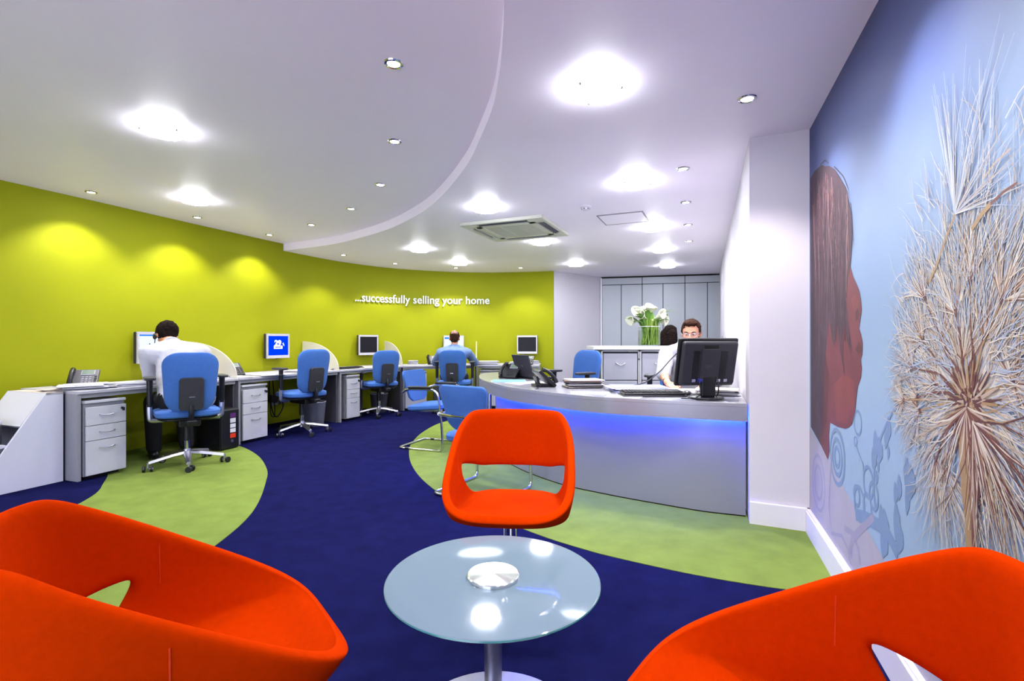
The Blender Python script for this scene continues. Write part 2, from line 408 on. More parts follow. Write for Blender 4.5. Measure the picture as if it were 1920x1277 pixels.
# air conditioning cassette
ac = thing('air_conditioning_cassette', 'square cream air conditioning cassette set in the lower ceiling', 'air conditioner', (.05, 5.62, ZL-.001), radians(-23))
M_ac = mat('cream_plastic', (226, 226, 214), .45, var=.01)
fr = MB()
for a in range(4):
    R = Matrix.Rotation(a*pi/2, 3, 'Z')
    def q(x0, x1, y0, y1): fr.box(R @ Vector(((x0+x1)/2, (y0+y1)/2, -.018)), (x1-x0, y1-y0, .036), R=R)
    q(-.475, .345, .345+.09, .475); q(-.475, -.29, .345, .435); q(.29, .345, .345, .435); q(-.345, .345, .27, .345)
fr.box((0, 0, -.004), (.9, .9, .008))
part('panel', fr, M_ac, ac, bev=.004)
gb = MB().box((0, 0, -.016), (.54, .54, .006)); part('filter', gb, M_dark, ac)
sl = MB()
for k in range(16): sl.box((0, -.255+k*.034, -.026), (.54, .019, .012))
for x in (-.27, -.09, .09, .27): sl.box((x, 0, -.024), (.012, .54, .014))
o = part('grille', sl, M_ac, ac); o['kind'] = 'stuff'
for a in range(4):
    R = Matrix.Rotation(a*pi/2, 3, 'Z'); part('air_flap', MB().box(R @ Vector((0, .39, -.022)), (.56, .045, .012), R=R @ Matrix.Rotation(radians(20), 3, 'X')), [M_dpanel, M_ac, M_dpanel, M_dpanel][a], ac)
    part('slot', MB().box(R @ Vector((0, .39, -.012)), (.57, .085, .004), R=R), M_dark, ac)
ha = thing('ceiling_hatch', 'flat white square access hatch in ceiling right of the air conditioning cassette', 'hatch', (1.16, 5.17, ZL), radians(-23))
part('hatch_frame', MB().box((0, .215, -.004), (.46, .012, .008)).box((0, -.215, -.004), (.46, .012, .008)).box((.225, 0, -.004), (.012, .44, .008)).box((-.225, 0, -.004), (.012, .44, .008)), M_ped_side, ha)
part('hatch_door', MB().box((0, 0, -.003), (.436, .416, .006)), M_ceil, ha)
sd = thing('smoke_detector', 'small white round smoke detector between cassette and hatch', 'smoke detector', px(1098, 387, ZL))
part('base', MB().lathe([(0, 0), (.055, 0), (.055, -.012), (.045, -.018), (0, -.018)]), M_trim, sd)
part('sensor', MB().lathe([(0, -.018), (.036, -.018), (.034, -.034), (.02, -.042), (0, -.042)]), M_trim, sd)
for k in range(6): part('sensor_slot', MB().box((.036*cos(k*pi/3), .036*sin(k*pi/3), -.027), (.006, .012, .008), k*pi/3), M_dpanel, sd)
ws = thing('wall_switch', 'small white wall switch on the white right wall', 'switch', (rwall(7.2), 7.2, 1.22))
part('plate', MB().box((-.012, 0, 0), (.02, .05, .15), radians(-21)), M_ped, ws, bev=.004)
part('rocker', MB().box((-.026, .0, -.03), (.012, .03, .05), radians(-21)), M_ped_side, ws)
# ------------------------------------------------------------------ mural on the right wall
def MP(u, v):
    k = (u-960)/F; y = .6817/(k-.373) if k > .4 else 8; return (2.99-y)*1.0673, H-(v-CY)*y/F
class Print(MB):
    def __init__(s, off): MB.__init__(s); s.o = off
    def poly(s, pts, m=0):
        s.cm = m; s.add([wp3(a, b, s.o) for a, b in pts], [tuple(range(len(pts)))]); s.o += 1.2e-6; return s
    def stroke(s, pts, w0, w1, m=0):
        P = [Vector((a, b)) for a, b in pts]; n = len(P); L_ = []; R_ = []
        for i in range(n):
            t = (P[min(i+1, n-1)]-P[max(i-1, 0)]).normalized(); nn = Vector((-t.y, t.x)); w = (w0+(w1-w0)*i/(n-1))/2
            L_.append(P[i]+nn*w); R_.append(P[i]-nn*w)
        s.cm = m; s.add([wp3(p.x, p.y, s.o) for p in L_+R_], [(i, i+1, n+i+1, n+i) for i in range(n-1)]); s.o += 1.2e-6; return s
def fmat(name, rgb, var=.05, scale=6): return mat(name, rgb, .55, var=var, scale=scale, spec=.3)
mu = thing('wall_mural', 'printed wall mural of a sky, a long-haired face in profile and a large dandelion', 'mural', wp3(0, 0))
mu.location = (0, 0, 0)
sky = bpy.data.materials.new('printed_sky_shaded_top'); sky.use_nodes = True; nt = sky.node_tree; pb = nt.nodes['Principled BSDF']
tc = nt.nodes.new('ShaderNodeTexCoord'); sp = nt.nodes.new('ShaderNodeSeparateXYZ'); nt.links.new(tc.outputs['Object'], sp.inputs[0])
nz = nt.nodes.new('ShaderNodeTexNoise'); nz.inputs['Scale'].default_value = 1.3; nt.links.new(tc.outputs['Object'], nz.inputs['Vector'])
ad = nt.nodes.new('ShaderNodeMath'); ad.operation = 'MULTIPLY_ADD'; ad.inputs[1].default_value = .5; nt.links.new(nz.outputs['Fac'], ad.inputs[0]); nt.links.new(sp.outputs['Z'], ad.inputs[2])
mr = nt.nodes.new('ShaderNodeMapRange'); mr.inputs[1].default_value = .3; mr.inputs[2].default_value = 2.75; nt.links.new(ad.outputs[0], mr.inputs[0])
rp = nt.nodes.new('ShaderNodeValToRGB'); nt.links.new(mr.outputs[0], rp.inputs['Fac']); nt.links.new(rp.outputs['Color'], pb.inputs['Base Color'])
e = rp.color_ramp.elements; e[0].position = 0; e[0].color = (*lin((168, 196, 236)), 1); e[1].position = 1; e[1].color = (*lin((44, 56, 126)), 1)  # printed sky blues; the darker top stops also carry painted shade
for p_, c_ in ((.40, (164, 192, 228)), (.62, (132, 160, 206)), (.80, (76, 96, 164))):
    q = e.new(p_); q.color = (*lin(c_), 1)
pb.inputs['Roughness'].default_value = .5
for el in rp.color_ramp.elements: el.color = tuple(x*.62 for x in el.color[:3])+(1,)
def flat(name, pr, mats): return part(name, pr, mats, mu, smooth=0)
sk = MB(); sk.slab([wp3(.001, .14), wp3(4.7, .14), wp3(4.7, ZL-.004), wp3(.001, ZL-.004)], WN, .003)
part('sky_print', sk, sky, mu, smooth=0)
wh = Print(.0036).poly([(.002, .141), (.002, .626), (.6, .505), (1.25, .36), (2.4, .142)])
flat('white_swoop', wh, fmat('mural_white', (176, 170, 190)))
# scrolls and vine
M_scr = [fmat('scroll_grey_blue', (124, 148, 190)), fmat('scroll_pale', (160, 156, 186))]
sc_ = Print(.0040)
def ring(c, r, w, m): sc_.stroke([(c[0]+r*cos(a*pi/16), c[1]+r*sin(a*pi/16)) for a in range(33)], w, w, m)
c1 = MP(1571, 857)
for r in (.13, .085, .045): ring(c1, r, .022, 0)
c2 = MP(1536, 905)
for r in (.15, .09): ring((c2[0], c2[1]), r, .02, 1)
def pxs(pts, w0, w1, m=0): sc_.stroke([MP(*p) for p in pts], w0, w1, m)
pxs([(1693, 748), (1675, 775), (1662, 800), (1652, 825), (1646, 850), (1641, 880), (1640, 920), (1644, 955)], .008, .02)
pxs([(1606, 830), (1612, 850), (1620, 870), (1621, 890)], .008, .01)
ring(MP(1606, 828), .02, .007, 0); ring(MP(1610, 793), .05, .012, 0)
for c, r in (((1630, 905), .06), ((1613, 945), .07), ((1608, 930), .04), ((1628, 950), .05), ((1640, 930), .05)): ring(MP(*c), r, .016, 0)
pxs([(1560, 1000), (1580, 1005), (1592, 1030), (1597, 1060)], .02, .012, 1); pxs([(1585, 990), (1600, 1000), (1612, 1030), (1615, 1060)], .03, .02, 1)
pxs([(1560, 850), (1558, 900), (1556, 950), (1560, 990)], .03, .015, 1)
pxs([(1606, 965), (1625, 970), (1650, 985), (1672, 1010), (1686, 1040)], .05, .05, 0); pxs([(1640, 970), (1600, 1010), (1596, 1040)], .03, .05, 1)
for c, a, b in [((1645, 835), .035, .05), ((1652, 845), .03, .045), ((1641, 860), .03, .04), ((1669, 805), .02, .04), ((1664, 822), .02, .035), ((1668, 848), .012, .025), ((1649, 876), .012, .02), ((1646, 896), .015, .025),
                ((1689, 915), .02, .04), ((1682, 925), .02, .035), ((1704, 890), .03, .05), ((1712, 905), .03, .05), ((1704, 935), .02, .05), ((1684, 980), .03, .06), ((1662, 990), .04, .06), ((1655, 975), .03, .05), ((1690, 1010), .03, .05), ((1660, 1020), .04, .05)]:
    q = MP(*c); sc_.poly([(q[0]+a*cos(t)*1.0, q[1]+b*sin(t)*(1+.25*cos(3*t))) for t in [i*pi/8 for i in range(16)]], 0)
flat('scroll_print', sc_, M_scr)
# profile of the face, then the hair over it
M_face = [fmat('face_print_tan', (116, 60, 70), .16, 5), fmat('face_print_shadow', (92, 48, 56), .1, 6), fmat('face_print_warm', (130, 66, 68), .1, 6)]
fc = Print(.0044)
prof = [(1521, 480), (1560, 470), (1596, 498), (1602, 519), (1608, 532), (1613, 544), (1616.5, 562), (1618, 581), (1615, 600), (1613, 616), (1617, 628), (1619.5, 643), (1619, 665), (1616, 674), (1618, 690), (1616.5, 708), (1610.5, 724), (1608, 744),
        (1605.5, 773), (1599.5, 795), (1593, 802), (1586.5, 804), (1572, 800), (1558, 792), (1556, 816), (1557, 845), (1554, 862), (1540, 833), (1522, 801)]
fc.poly([MP(*p) for p in prof], 0)
fc.poly([MP(*p) for p in [(1606, 585), (1611, 578), (1614, 586), (1612, 600), (1607, 602)]], 1)
fc.poly([MP(*p) for p in [(1606, 655), (1613, 640), (1618, 650), (1619, 660), (1612, 664)]], 1)
fc.poly([MP(*p) for p in [(1598, 560), (1606, 552), (1612, 565), (1611, 575), (1602, 580)]], 2)
fc.poly([MP(*p) for p in [(1566, 720), (1585, 700), (1604, 715), (1603, 765), (1590, 795), (1570, 790)]], 2)
fc.poly([MP(*p) for p in [(1523, 640), (1545, 640), (1556, 700), (1552, 790), (1540, 830), (1523, 800)]], 1)
flat('face_print', fc, M_face)
M_hp = [fmat('hair_print_brown', (74, 52, 68), .25, 12), fmat('hair_print_dark', (60, 42, 56)), fmat('hair_print_light', (112, 76, 84)), fmat('hair_print_glint', (150, 112, 116))]
hr = Print(.0048)
hair = [(1521, 335), (1528, 322), (1535, 315), (1542.6, 309), (1549, 312), (1556, 310.6), (1566.6, 317), (1572, 325), (1577, 333), (1583, 343), (1588, 352), (1591, 365), (1593.5, 378.5), (1598.5, 400), (1600, 429), (1600, 450), (1599, 466), (1596.5, 498),
        (1592, 525), (1589, 560), (1592, 600), (1598, 640), (1600, 660), (1592, 640), (1586, 605), (1580, 640), (1585, 700), (1578, 660), (1573, 610), (1566, 650), (1556, 600), (1548, 680), (1545, 760), (1541, 835), (1522, 800)]
hr.poly([MP(*p) for p in hair], 0)
for i in range(150):
    u0 = random.uniform(1524, 1590); u0b = u0+random.uniform(-4, 6); v0 = 318+abs(u0-1550)*1.0+random.uniform(0, 60); v1 = v0+random.uniform(80, 330)
    v1 = min(v1, 640 if u0b > 1560 else 800); u1 = min(u0b+random.uniform(-3, 5), 1593)
    pts = [MP(u0+(u1-u0)*t+2*sin(t*5+i), v0+(v1-v0)*t) for t in (0, .25, .5, .75, 1)]
    m = random.choice([1, 1, 1, 2, 2, 0, 3]) if random.random() < .8 else 1
    hr.stroke(pts, random.uniform(.004, .012), .002, m)
for a_ in ([(1566, 312), (1583, 330), (1593, 355), (1597, 385)], [(1597, 380), (1601, 420), (1602, 450), (1597, 490)], [(1540, 309), (1548, 300), (1556, 306)], [(1586, 600), (1592, 640), (1601, 676)], [(1580, 600), (1583, 650), (1586, 705)], [(1600, 430), (1604, 460)]):
    hr.stroke([MP(*p) for p in a_], .006, .002, 1)
flat('hair_print', hr, M_hp)
# dandelion
M_dn = [fmat('down_cream', (216, 206, 196)), fmat('down_tan', (184, 164, 150)), fmat('seed_brown', (116, 72, 66)), fmat('seed_dark', (96, 58, 60)), fmat('stalk_straw', (168, 138, 104)), fmat('down_blue_white', (172, 184, 210))]
dn = Print(.0052)
def hairs(c, n, a0, a1, r0, r1, cols, w=.0022, curl=.25, fuzz=0):
    c = Vector(MP(*c)) if not isinstance(c, Vector) else c
    for i in range(n):
        a = radians(random.uniform(a0, a1)); r = random.uniform(r0, r1); cu = random.uniform(-curl, curl)
        pts = [c+Vector((sin(a+cu*t)*r*t, cos(a+cu*t)*r*t)) for t in (0, .35, .7, 1)]
        dn.stroke([tuple(p) for p in pts], w, w*.35, random.choice(cols))
# angles: 0 = up, 90 = towards the camera end of the wall
head = Vector(MP(1826, 755))
hairs((1822, 740), 260, -75, 80, .15, .62, [0, 0, 5, 1], .004, .5)
hairs((1815, 760), 300, -150, -40, .15, .50, [0, 0, 1, 5], .004, .7)
hairs((1840, 760), 220, 40, 160, .12, .42, [0, 5, 1, 0], .004, .6)
umb = [((1770, 640), -75, 60, .30), ((1715, 690), -120, 20, .26), ((1725, 745), -160, -20, .25), ((1760, 722), -130, 10, .2), ((1735, 640), -110, 20, .28), ((1811, 676), -70, 60, .3), ((1852, 637), -40, 80, .3), ((1825, 528), -65, 50, .28), ((1885, 565), -30, 90, .28),
       ((1908, 720), -60, 160, .25), ((1760, 860), 120, 220, .3), ((1730, 770), -170, -60, .22), ((1885, 900), 110, 230, .28), ((1800, 590), -75, 30, .3), ((1740, 560), -80, 10, .22), ((1700, 750), -150, -30, .14), ((1773, 868), 100, 215, .28)]
for c, a0, a1, r in umb:
    hairs(c, 46, a0, a1, r*.5, r, [0, 0, 5, 1], .0034, .4); hairs(c, 14, a0, a1, r*.4, r*.9, [1, 4], .0026, .2)
    hairs(c, 10, a0, a1, r*.25, r*.5, [2, 2], .003, .2)
for c, *_ in umb:
    p = Vector(MP(*c)); h2 = head+Vector((random.uniform(-.05, .05), random.uniform(-.03, .05))); mid = (p+h2)/2+Vector((random.uniform(-.03, .03), random.uniform(-.03, .03)))
    dn.stroke([tuple(h2), tuple(mid), tuple(p)], .010, .004, random.choice([2, 4, 2])); dn.poly([(p.x+.008*cos(t), p.y+.008*sin(t)) for t in [k*pi/4 for k in range(8)]], 3)
rd_ = random.Random(5)
for i in range(950):
    a = rd_.uniform(-pi, pi); r = rd_.uniform(.10, .62)**1.0; cx_ = head+Vector((sin(a)*r*.80, cos(a)*r*1.0+.05)); 
    if cx_.y < .62 or cx_.y > 1.95 or (cx_.y < head.y-.12 and (abs(cx_.x-head.x) > .30 or rd_.random() < .4)): continue
    l_ = rd_.uniform(.06, .2); a2 = a+rd_.uniform(-.55, .55); cu = rd_.uniform(-.5, .5)
    dn.stroke([tuple(cx_+Vector((sin(a2+cu*t)*l_*t, cos(a2+cu*t)*l_*t))) for t in (0, .33, .66, 1)], .0030, .0008, rd_.choice([0, 0, 5, 5, 5, 1]))
# loose seed at the top
hairs((1798, 401), 26, -22, -5, .2, .42, [0, 5, 5], .0026, .1); hairs((1798, 401), 16, -5, 35, .25, .46, [5, 5, 0], .0022, .1); hairs((1798, 401), 16, 45, 95, .15, .34, [0, 1, 5], .003, .2)
dn.stroke([MP(1798, 401), MP(1776, 460), MP(1762, 500), MP(1748, 530)], .008, .012, 4)
dn.stroke([MP(1830, 430), MP(1850, 400), MP(1866, 382)], .012, .014, 4); dn.stroke([MP(1866, 382), MP(1890, 360), MP(1918, 341)], .008, .006, 2)
dn.stroke([MP(1853, 333), MP(1876, 303), MP(1905, 277)], .006, .004, 1)
# seed head core and stem
dn.stroke([MP(1822, 770), MP(1820, 850), MP(1822, 920), MP(1828, 980), MP(1828, 1045)], .085, .045, 4)
dn.stroke([MP(1832, 780), MP(1836, 850), MP(1836, 920), MP(1834, 980), MP(1835, 1045)], .03, .02, 2)
dn.stroke([MP(1842, 830), MP(1850, 880), MP(1842, 940)], .05, .01, 3)
for i in range(140):
    a = random.uniform(-pi, pi); r = random.uniform(.02, .14); p = head+Vector((sin(a), cos(a)*.7))*r*.5
    dn.stroke([tuple(p), tuple(p+Vector((sin(a)*r*.6, cos(a)*r*.6)))], .009, .003, random.choice([2, 3, 3, 1, 4]))
hairs((1820, 765), 60, 95, 265, .15, .4, [2, 1, 4, 0, 1], .006, .5)
hairs((1832, 790), 40, 90, 190, .2, .5, [2, 1, 0, 3], .005, .5)
flat('dandelion_print', dn, M_dn)

# ------------------------------------------------------------------ wall lettering, every letter a part
def wallat(s):
    """point and tangent on the lime wall at arc length s from its far right end, going left"""
    P = GWs[::-1]; d = 0
    for i in range(len(P)-1):
        a = Vector(P[i]); b_ = Vector(P[i+1]); l = (b_-a).length
        if d+l >= s: return a+(b_-a)*((s-d)/l), (a-b_).normalized()
        d += l
def wall_s(u):
    """arc length of the wall point seen in image column u"""
    k = (u-960)/F; P = GWs[::-1]; d = 0
    for i in range(len(P)-1):
        a = Vector(P[i]); b_ = Vector(P[i+1]); fa = a.x-k*a.y; fb = b_.x-k*b_.y
        if fa*fb <= 0: return d+(b_-a).length*abs(fa)/(abs(fa)+abs(fb))
        d += (b_-a).length
def text_mesh(txt, size, offset=0, extr=.01, res=3):
    c = bpy.data.curves.new('t', 'FONT'); c.body = txt; c.size = size; c.offset = offset; c.extrude = extr; c.resolution_u = res
    o = bpy.data.objects.new('t', c); COL.objects.link(o); dg = bpy.context.evaluated_depsgraph_get(); me = bpy.data.meshes.new_from_object(o.evaluated_get(dg))
    bpy.data.objects.remove(o); bpy.data.curves.remove(c); return me
def islands(me):
    p = list(range(len(me.vertices)))
    def f(i):
        while p[i] != i: p[i] = p[p[i]]; i = p[i]
        return i
    for e_ in me.edges: p[f(e_.vertices[0])] = f(e_.vertices[1])
    out = {}
    for pl in me.polygons: out.setdefault(f(pl.vertices[0]), []).append(pl)
    return list(out.values())
sR, sL = wall_s(918), wall_s(664)
tm = text_mesh('...successfully selling your home', .2, .0022, .006)
x0 = min(v.co.x for v in tm.vertices); x1 = max(v.co.x for v in tm.vertices); kx = (sL-sR)/(x1-x0)
ls = thing('wall_lettering', 'raised white lettering along the curved lime green wall', 'sign', (-1.5, 9.0, 1.82)); ls.location = (0, 0, 0)
M_let = mat('white_acrylic', (225, 225, 228), .4, var=.01)
grp = []
for isl in islands(tm):
    xs_ = [tm.vertices[i].co.x for p in isl for i in p.vertices]; a, b_ = min(xs_), max(xs_)
    for g in grp:
        if a < g[1]-.012 and b_ > g[0]+.012: g[0] = min(a, g[0]); g[1] = max(b_, g[1]); g[2] += isl; break
    else: grp.append([a, b_, list(isl)])
for g in sorted(grp, key=lambda g: g[0]):
    mb = MB(); idx = {}; vs = []; fs = []
    for p in g[2]:
        f_ = []
        for i in p.vertices:
            if i not in idx:
                idx[i] = len(vs); co = tm.vertices[i].co; s_ = sL-(co.x-x0)*kx; q, t = wallat(s_); nrm = Vector((t.y, -t.x))
                q = q+nrm*(.024+co.z); vs.append((q.x, q.y, 1.805+.045*(1-s_/sL)+co.y*1.02))
            f_.append(idx[i])
        fs.append(tuple(f_))
    mb.add(vs, fs); part('letter', mb, M_let, ls, smooth=0)

# ------------------------------------------------------------------ desks along the lime wall
J = [Vector(p) for p in ((-3.52, 4.02), (-3.0, 5.45), (-2.4, 6.93), (-1.78, 8.12), (-.6, 8.42), (.46, 8.30))]
JB = [Vector(p) for p in ((-4.27, 4.30), (-3.74, 5.70), (-3.10, 7.36), (-2.20, 8.60), (-.65, 9.17), (.53, 9.07))]
def lab(i): return ['nearest, used by the man in white', 'below the blue lit screen', 'below the blank screen beside the lettering', 'used by the man in pale blue', 'last at the right end'][i]
for i in range(5):
    a, b_, c, d = J[i], J[i+1], JB[i+1], JB[i]; ctr = (a+b_)/2
    t = thing('desk', 'grey desk along the lime wall, '+lab(i), 'desk', (ctr.x, ctr.y, 0), 0, 'desks along the lime wall')
    e1 = (b_-a).normalized(); 
    def loc(p): return (p.x-ctr.x, p.y-ctr.y)
    g = .004
    part('worktop', MB().prism([loc(a+e1*g), loc(b_-e1*g), loc(c-e1*g), loc(d+e1*g)], .71, .735), M_wtop, t, bev=.003)
    def panel(p, q, thick, z0, z1, m, nm):
        dd = (q-p).normalized(); nn = Vector((-dd.y, dd.x))*thick/2
        part(nm, MB().prism([loc(p+nn), loc(q+nn), loc(q-nn), loc(p-nn)], z0, z1), m, t, bev=.002)
    back = (d-a).normalized()
    panel(a+e1*.016+back*.01, a+e1*.016+back*(.3 if i else .17), .028, 0, .71, M_ped_side, 'end_panel')
    panel(a+e1*.016+back*(.31 if i else .18), d+e1*.016-back*.02, .022, 0.0, .71, M_dpanel, 'side_panel')
    backr = (c-b_).normalized()
    if i == 4:
        panel(b_-e1*.016+backr*.01, c-e1*.016-backr*.02, .028, 0, .71, M_ped_side, 'end_panel')
    else: panel(b_-e1*.022+backr*.05, c-e1*.022-backr*.02, .022, 0, .71, M_dpanel, 'side_panel')
    part('front_rail', MB().prism([loc(a+e1*.03+back*.02), loc(b_-e1*.03+back*.02), loc(b_-e1*.03+back*.04), loc(a+e1*.03+back*.04)], .675, .71), M_ped_side, t)
M_frost = mat('frosted_acrylic', (236, 232, 222), .5, var=.0, trans=.0, alpha=.62)
for i, l in ((1, 'translucent cream quarter-round desk screen right of the man in white'), (2, 'translucent cream quarter-round desk screen behind the second blue task chair'), (3, 'translucent cream quarter-round desk screen behind the third blue task chair'), (4, 'translucent cream desk screen seen edge-on right of the man in pale blue')):
    a, c = J[i], JB[i]; d = (c-a); Lg = d.length-.02; d.normalize(); n_ = Vector((-d.y, d.x)); pts = []
    for k in range(17):
        th = pi/2*k/16; s_ = Lg*(1-cos(th)**.9) if k < 16 else Lg; s_ = Lg*(1-cos(th)); z = .40*sin(th)
        pts.append((s_, z))
    o3 = a+d*.02
    poly = [Vector((o3.x+d.x*s_, o3.y+d.y*s_, .737+z)) for s_, z in pts]+[Vector((o3.x+d.x*Lg, o3.y+d.y*Lg, .737))]
    t = thing('desk_divider', l, 'desk divider', (o3.x, o3.y, .736), 0, 'quarter-round screens between the desks')
    part('panel', MB().slab([p-t.location for p in poly], (n_.x, n_.y, 0), .012), M_frost, t, smooth=0)
    for s_ in (.12, Lg-.12):
        q = o3+d*s_-Vector((t.location.x, t.location.y)); part('bracket', MB().box((q.x+n_.x*.006, q.y+n_.y*.006, .012), (.05, .03, .024), math.atan2(d.y, d.x)), M_alu, t)

def pedestal(loc, f, w, label, d=.5, h=.60, first=None):
    t = thing('drawer_pedestal', label, 'drawer unit', (loc[0], loc[1], 0), heading(f), 'under-desk drawer pedestals')
    # local: front faces -Y at y=0, body goes to +Y
    part('body', MB().box((0, d/2+.01, .03+h/2), (w, d-.02, h)), M_ped_side, t, bev=.002)
    part('top', MB().box((0, d/2, .045+h-.004), (w+.004, d+.004, .022)), M_ped, t, bev=.004)
    part('plinth', MB().box((0, d/2+.02, .015), (w-.04, d-.08, .03)), M_dark, t)
    z = .036; hs = [.285, .125, .155]
    for k, hh in enumerate(hs):
        dr = part('drawer', MB().box((0, -.001, z+hh/2), (w-.004, .018, hh-.005)), M_ped, t, bev=.002)
        hz = z+hh-.062 if k == 0 else z+hh*.55
        part('handle', MB().tube(smoothpath([(-.055, -.008, hz), (-.05, -.03, hz), (0, -.034, hz-.006), (.05, -.03, hz), (.055, -.008, hz)], 3), .005, 8), M_alu, dr)
        z += hh
    lk = part('lock', MB().cyl((w/2-.035, -.008, z-.035), (w/2-.035, -.02, z-.035), .011, n=14), M_satin, t)
    part('key', MB().box((w/2-.035, -.03, z-.042), (.008, .02, .028)), M_black, lk)
    return t
def ped_line(p, q, label, **k):
    p = Vector(p); q = Vector(q); e1 = (q-p).normalized(); inn = Vector((-e1.y, e1.x)); c = (p+q)/2
    return pedestal(c, inn, (q-p).length, label, **k)
ped_line((-3.487, 4.055), (-3.385, 4.345), 'pale grey three-drawer pedestal nearest the camera, beside the white slanted console', d=.55)
ped_line((-2.985, 5.49), (-2.865, 5.80), 'pale grey three-drawer pedestal right of the black computer tower', d=.5)
ped_line((-2.355, 7.06), (-2.245, 7.30), 'narrow-looking pale grey pedestal left of the third blue task chair', d=.45)
ped_line((-1.75, 8.13), (-1.42, 8.25), 'pale grey pedestal behind the left blue visitor chair', d=.45)
ped_line((-.55, 8.46), (-.16, 8.44), 'pale grey pedestal under the last desk, behind the counter tip', d=.45)

# slanted console with printer, left of the first desk
cn = thing('slanted_console', 'white console with slanted top edge at the left, end of the desk row', 'console', (-3.74, 3.9, 0))
pA = Vector((-3.672, 4.06, 0)); pB = Vector((-4.20, 2.62, 0)); dd = (pB-pA).normalized(); nb = Vector((-dd.y, dd.x, 0))*-1
if nb.x > 0: nb = -nb
def cpt(s, z, o=0): return pA+dd*s+nb*o+Vector((0, 0, z))-cn.location
side = [cpt(0, 0), cpt(0, .732), cpt(.115, .732), cpt(.51, .10), cpt(1.4, .10), cpt(1.4, 0)]
part('front_panel', MB().slab(side, nb, .022), mat('white_laminate', (222, 222, 238), .35, var=.01), cn, smooth=0, bev=.002)
part('back_panel', MB().slab([p+nb*.50 for p in side], nb, .022), MATS['white_laminate'], cn, smooth=0, bev=.002)
part('top_board', MB().slab([cpt(0, .732), cpt(.115, .732), cpt(.115, .732, .52), cpt(0, .732, .52)], (0, 0, 1), -.02), M_paper2, cn, smooth=0)
sl3 = [cpt(.115, .730, .023), cpt(.27, .488, .023), cpt(.27, .488, .50), cpt(.115, .730, .50)]
part('slanted_top', MB().slab(sl3, (dd+Vector((0, 0, 1))), -.02), MATS['white_laminate'], cn, smooth=0)
part('lower_shelf', MB().slab([cpt(.35, .36, .023), cpt(1.39, .36, .023), cpt(1.39, .36, .50), cpt(.35, .36, .50)], (0, 0, 1), -.02), MATS['white_laminate'], cn, smooth=0)
part('end_board', MB().slab([cpt(0.0, 0, .023), cpt(0, .71, .023), cpt(0, .71, .5), cpt(0, 0, .5)], dd, .018), MATS['white_laminate'], cn, smooth=0)
R2 = math.atan2(dd.y, dd.x); pr0 = pA+dd*.56+nb*.26
pt = thing('printer', 'dark grey printer with pale output tray sitting in the slanted console', 'printer', (pr0.x, pr0.y, .3605), R2)
part('body', MB().box((0, 0, .075), (.42, .38, .15)), M_satin, pt, bev=.012)
part('lid', MB().box((0, 0, .165), (.42, .38, .03)), M_ped, pt, bev=.008)
part('output_tray', MB().box((-.02, -.17, .06), (.3, .04, .05)), M_black, pt, bev=.004)
part('control_panel', MB().box((.1, .17, .185), (.16, .03, .012)), M_dark, pt)
pp = thing('paper_sheets', 'cream papers fanned on top of the dark printer', 'paper', (pr0.x, pr0.y, .5405), R2)
for k in range(4): part('sheet', MB().box((.03*k-.03, .02*k-.06, .002+.004*k), (.34, .27, .003), .12*k), M_paper2 if k % 2 else M_paper, pp)

# ------------------------------------------------------------------ wall-mounted screens
def screen(u, label, mface, z=1.075, out=.10, detail=None):
    s_ = wall_s(u); p, t = wallat(s_); n_ = Vector((t.y, -t.x))
    c = p+n_*out
    t_ = thing('wall_monitor', label, 'monitor', (c.x, c.y, z), math.atan2(t.y, t.x), 'screens mounted on the lime wall')
    o = [(x, 0, zz) for x, zz in rrect(.375, .335, .012, 3)]
    part('casing', MB().slab([Vector(q)+Vector((0, .004, 0)) for q in o], (0, 1, 0), .045), M_satin, t_, smooth=0)
    fr_ = MB()
    fr_.box((0, -.004, .1525), (.375, .022, .030)).box((0, -.004, -.1475), (.375, .022, .040)).box((-.1775, -.004, .005), (.020, .022, .275)).box((.1775, -.004, .005), (.020, .022, .275))
    part('bezel', fr_, mat('silver_bezel', (205, 203, 216), .35, .2, var=.01), t_)
    part('screen', MB().box((0, .0, .0055), (.338, .012, .268)), mface, t_)
    part('wall_arm', MB().cyl((0, .045, -.02), (0, out-.004, -.02), .03, n=16).box((0, .06, -.02), (.1, .02, .1)), M_black, t_)
    part('button', MB().box((-.02, -.005, -.172), (.03, .012, .008)), M_black, t_)
    return t_
M_scr_b = mat('dark_screen', (26, 25, 34), .4, var=.03, spec=.2)
M_scr_w = light_mat('lit_white_screen', (.72, .84, 1), 0.18)
M_scr_blue = light_mat('lit_blue_screen', (.0, .045, .93), 0.165)
s1 = screen(279, 'silver wall monitor with lit pale page beside the head of the man in white', M_scr_w)
M_sb = light_mat('lit_blue_bar', (.02, .2, .85), 0.18); M_sw = light_mat('lit_white_print', (.95, .97, 1), 0.18); M_sn = light_mat('lit_navy_mark', (.05, .06, .3), 0.18)
part('title_bar', MB().box((0, -.0065, .130), (.334, .001, .016)), M_sb, s1); part('tab', MB().box((-.06, -.0075, .02), (.012, .001, .05)).box((-.05, -.0075, .01), (.08, .001, .012)).box((-.1, -.0075, -.01), (.014, .001, .05)), M_sn, s1)
s2 = screen(511, 'silver wall monitor showing a white logo on a bright blue screen', M_scr_blue)
tmm = text_mesh('29', .105, .006, .0005)
mb = MB(); mb.add([(v.co.x*1.05-.06, -.0075+v.co.z, v.co.y+.005) for v in tmm.vertices], [tuple(p.vertices) for p in tmm.polygons])
part('logo_number', mb, M_sw, s2, smooth=0)
hl = MB().box((.0, -.0068, -.018), (.145, .001, .045)); hl.box((-.058, -.0068, .002), (.012, .001, .02))
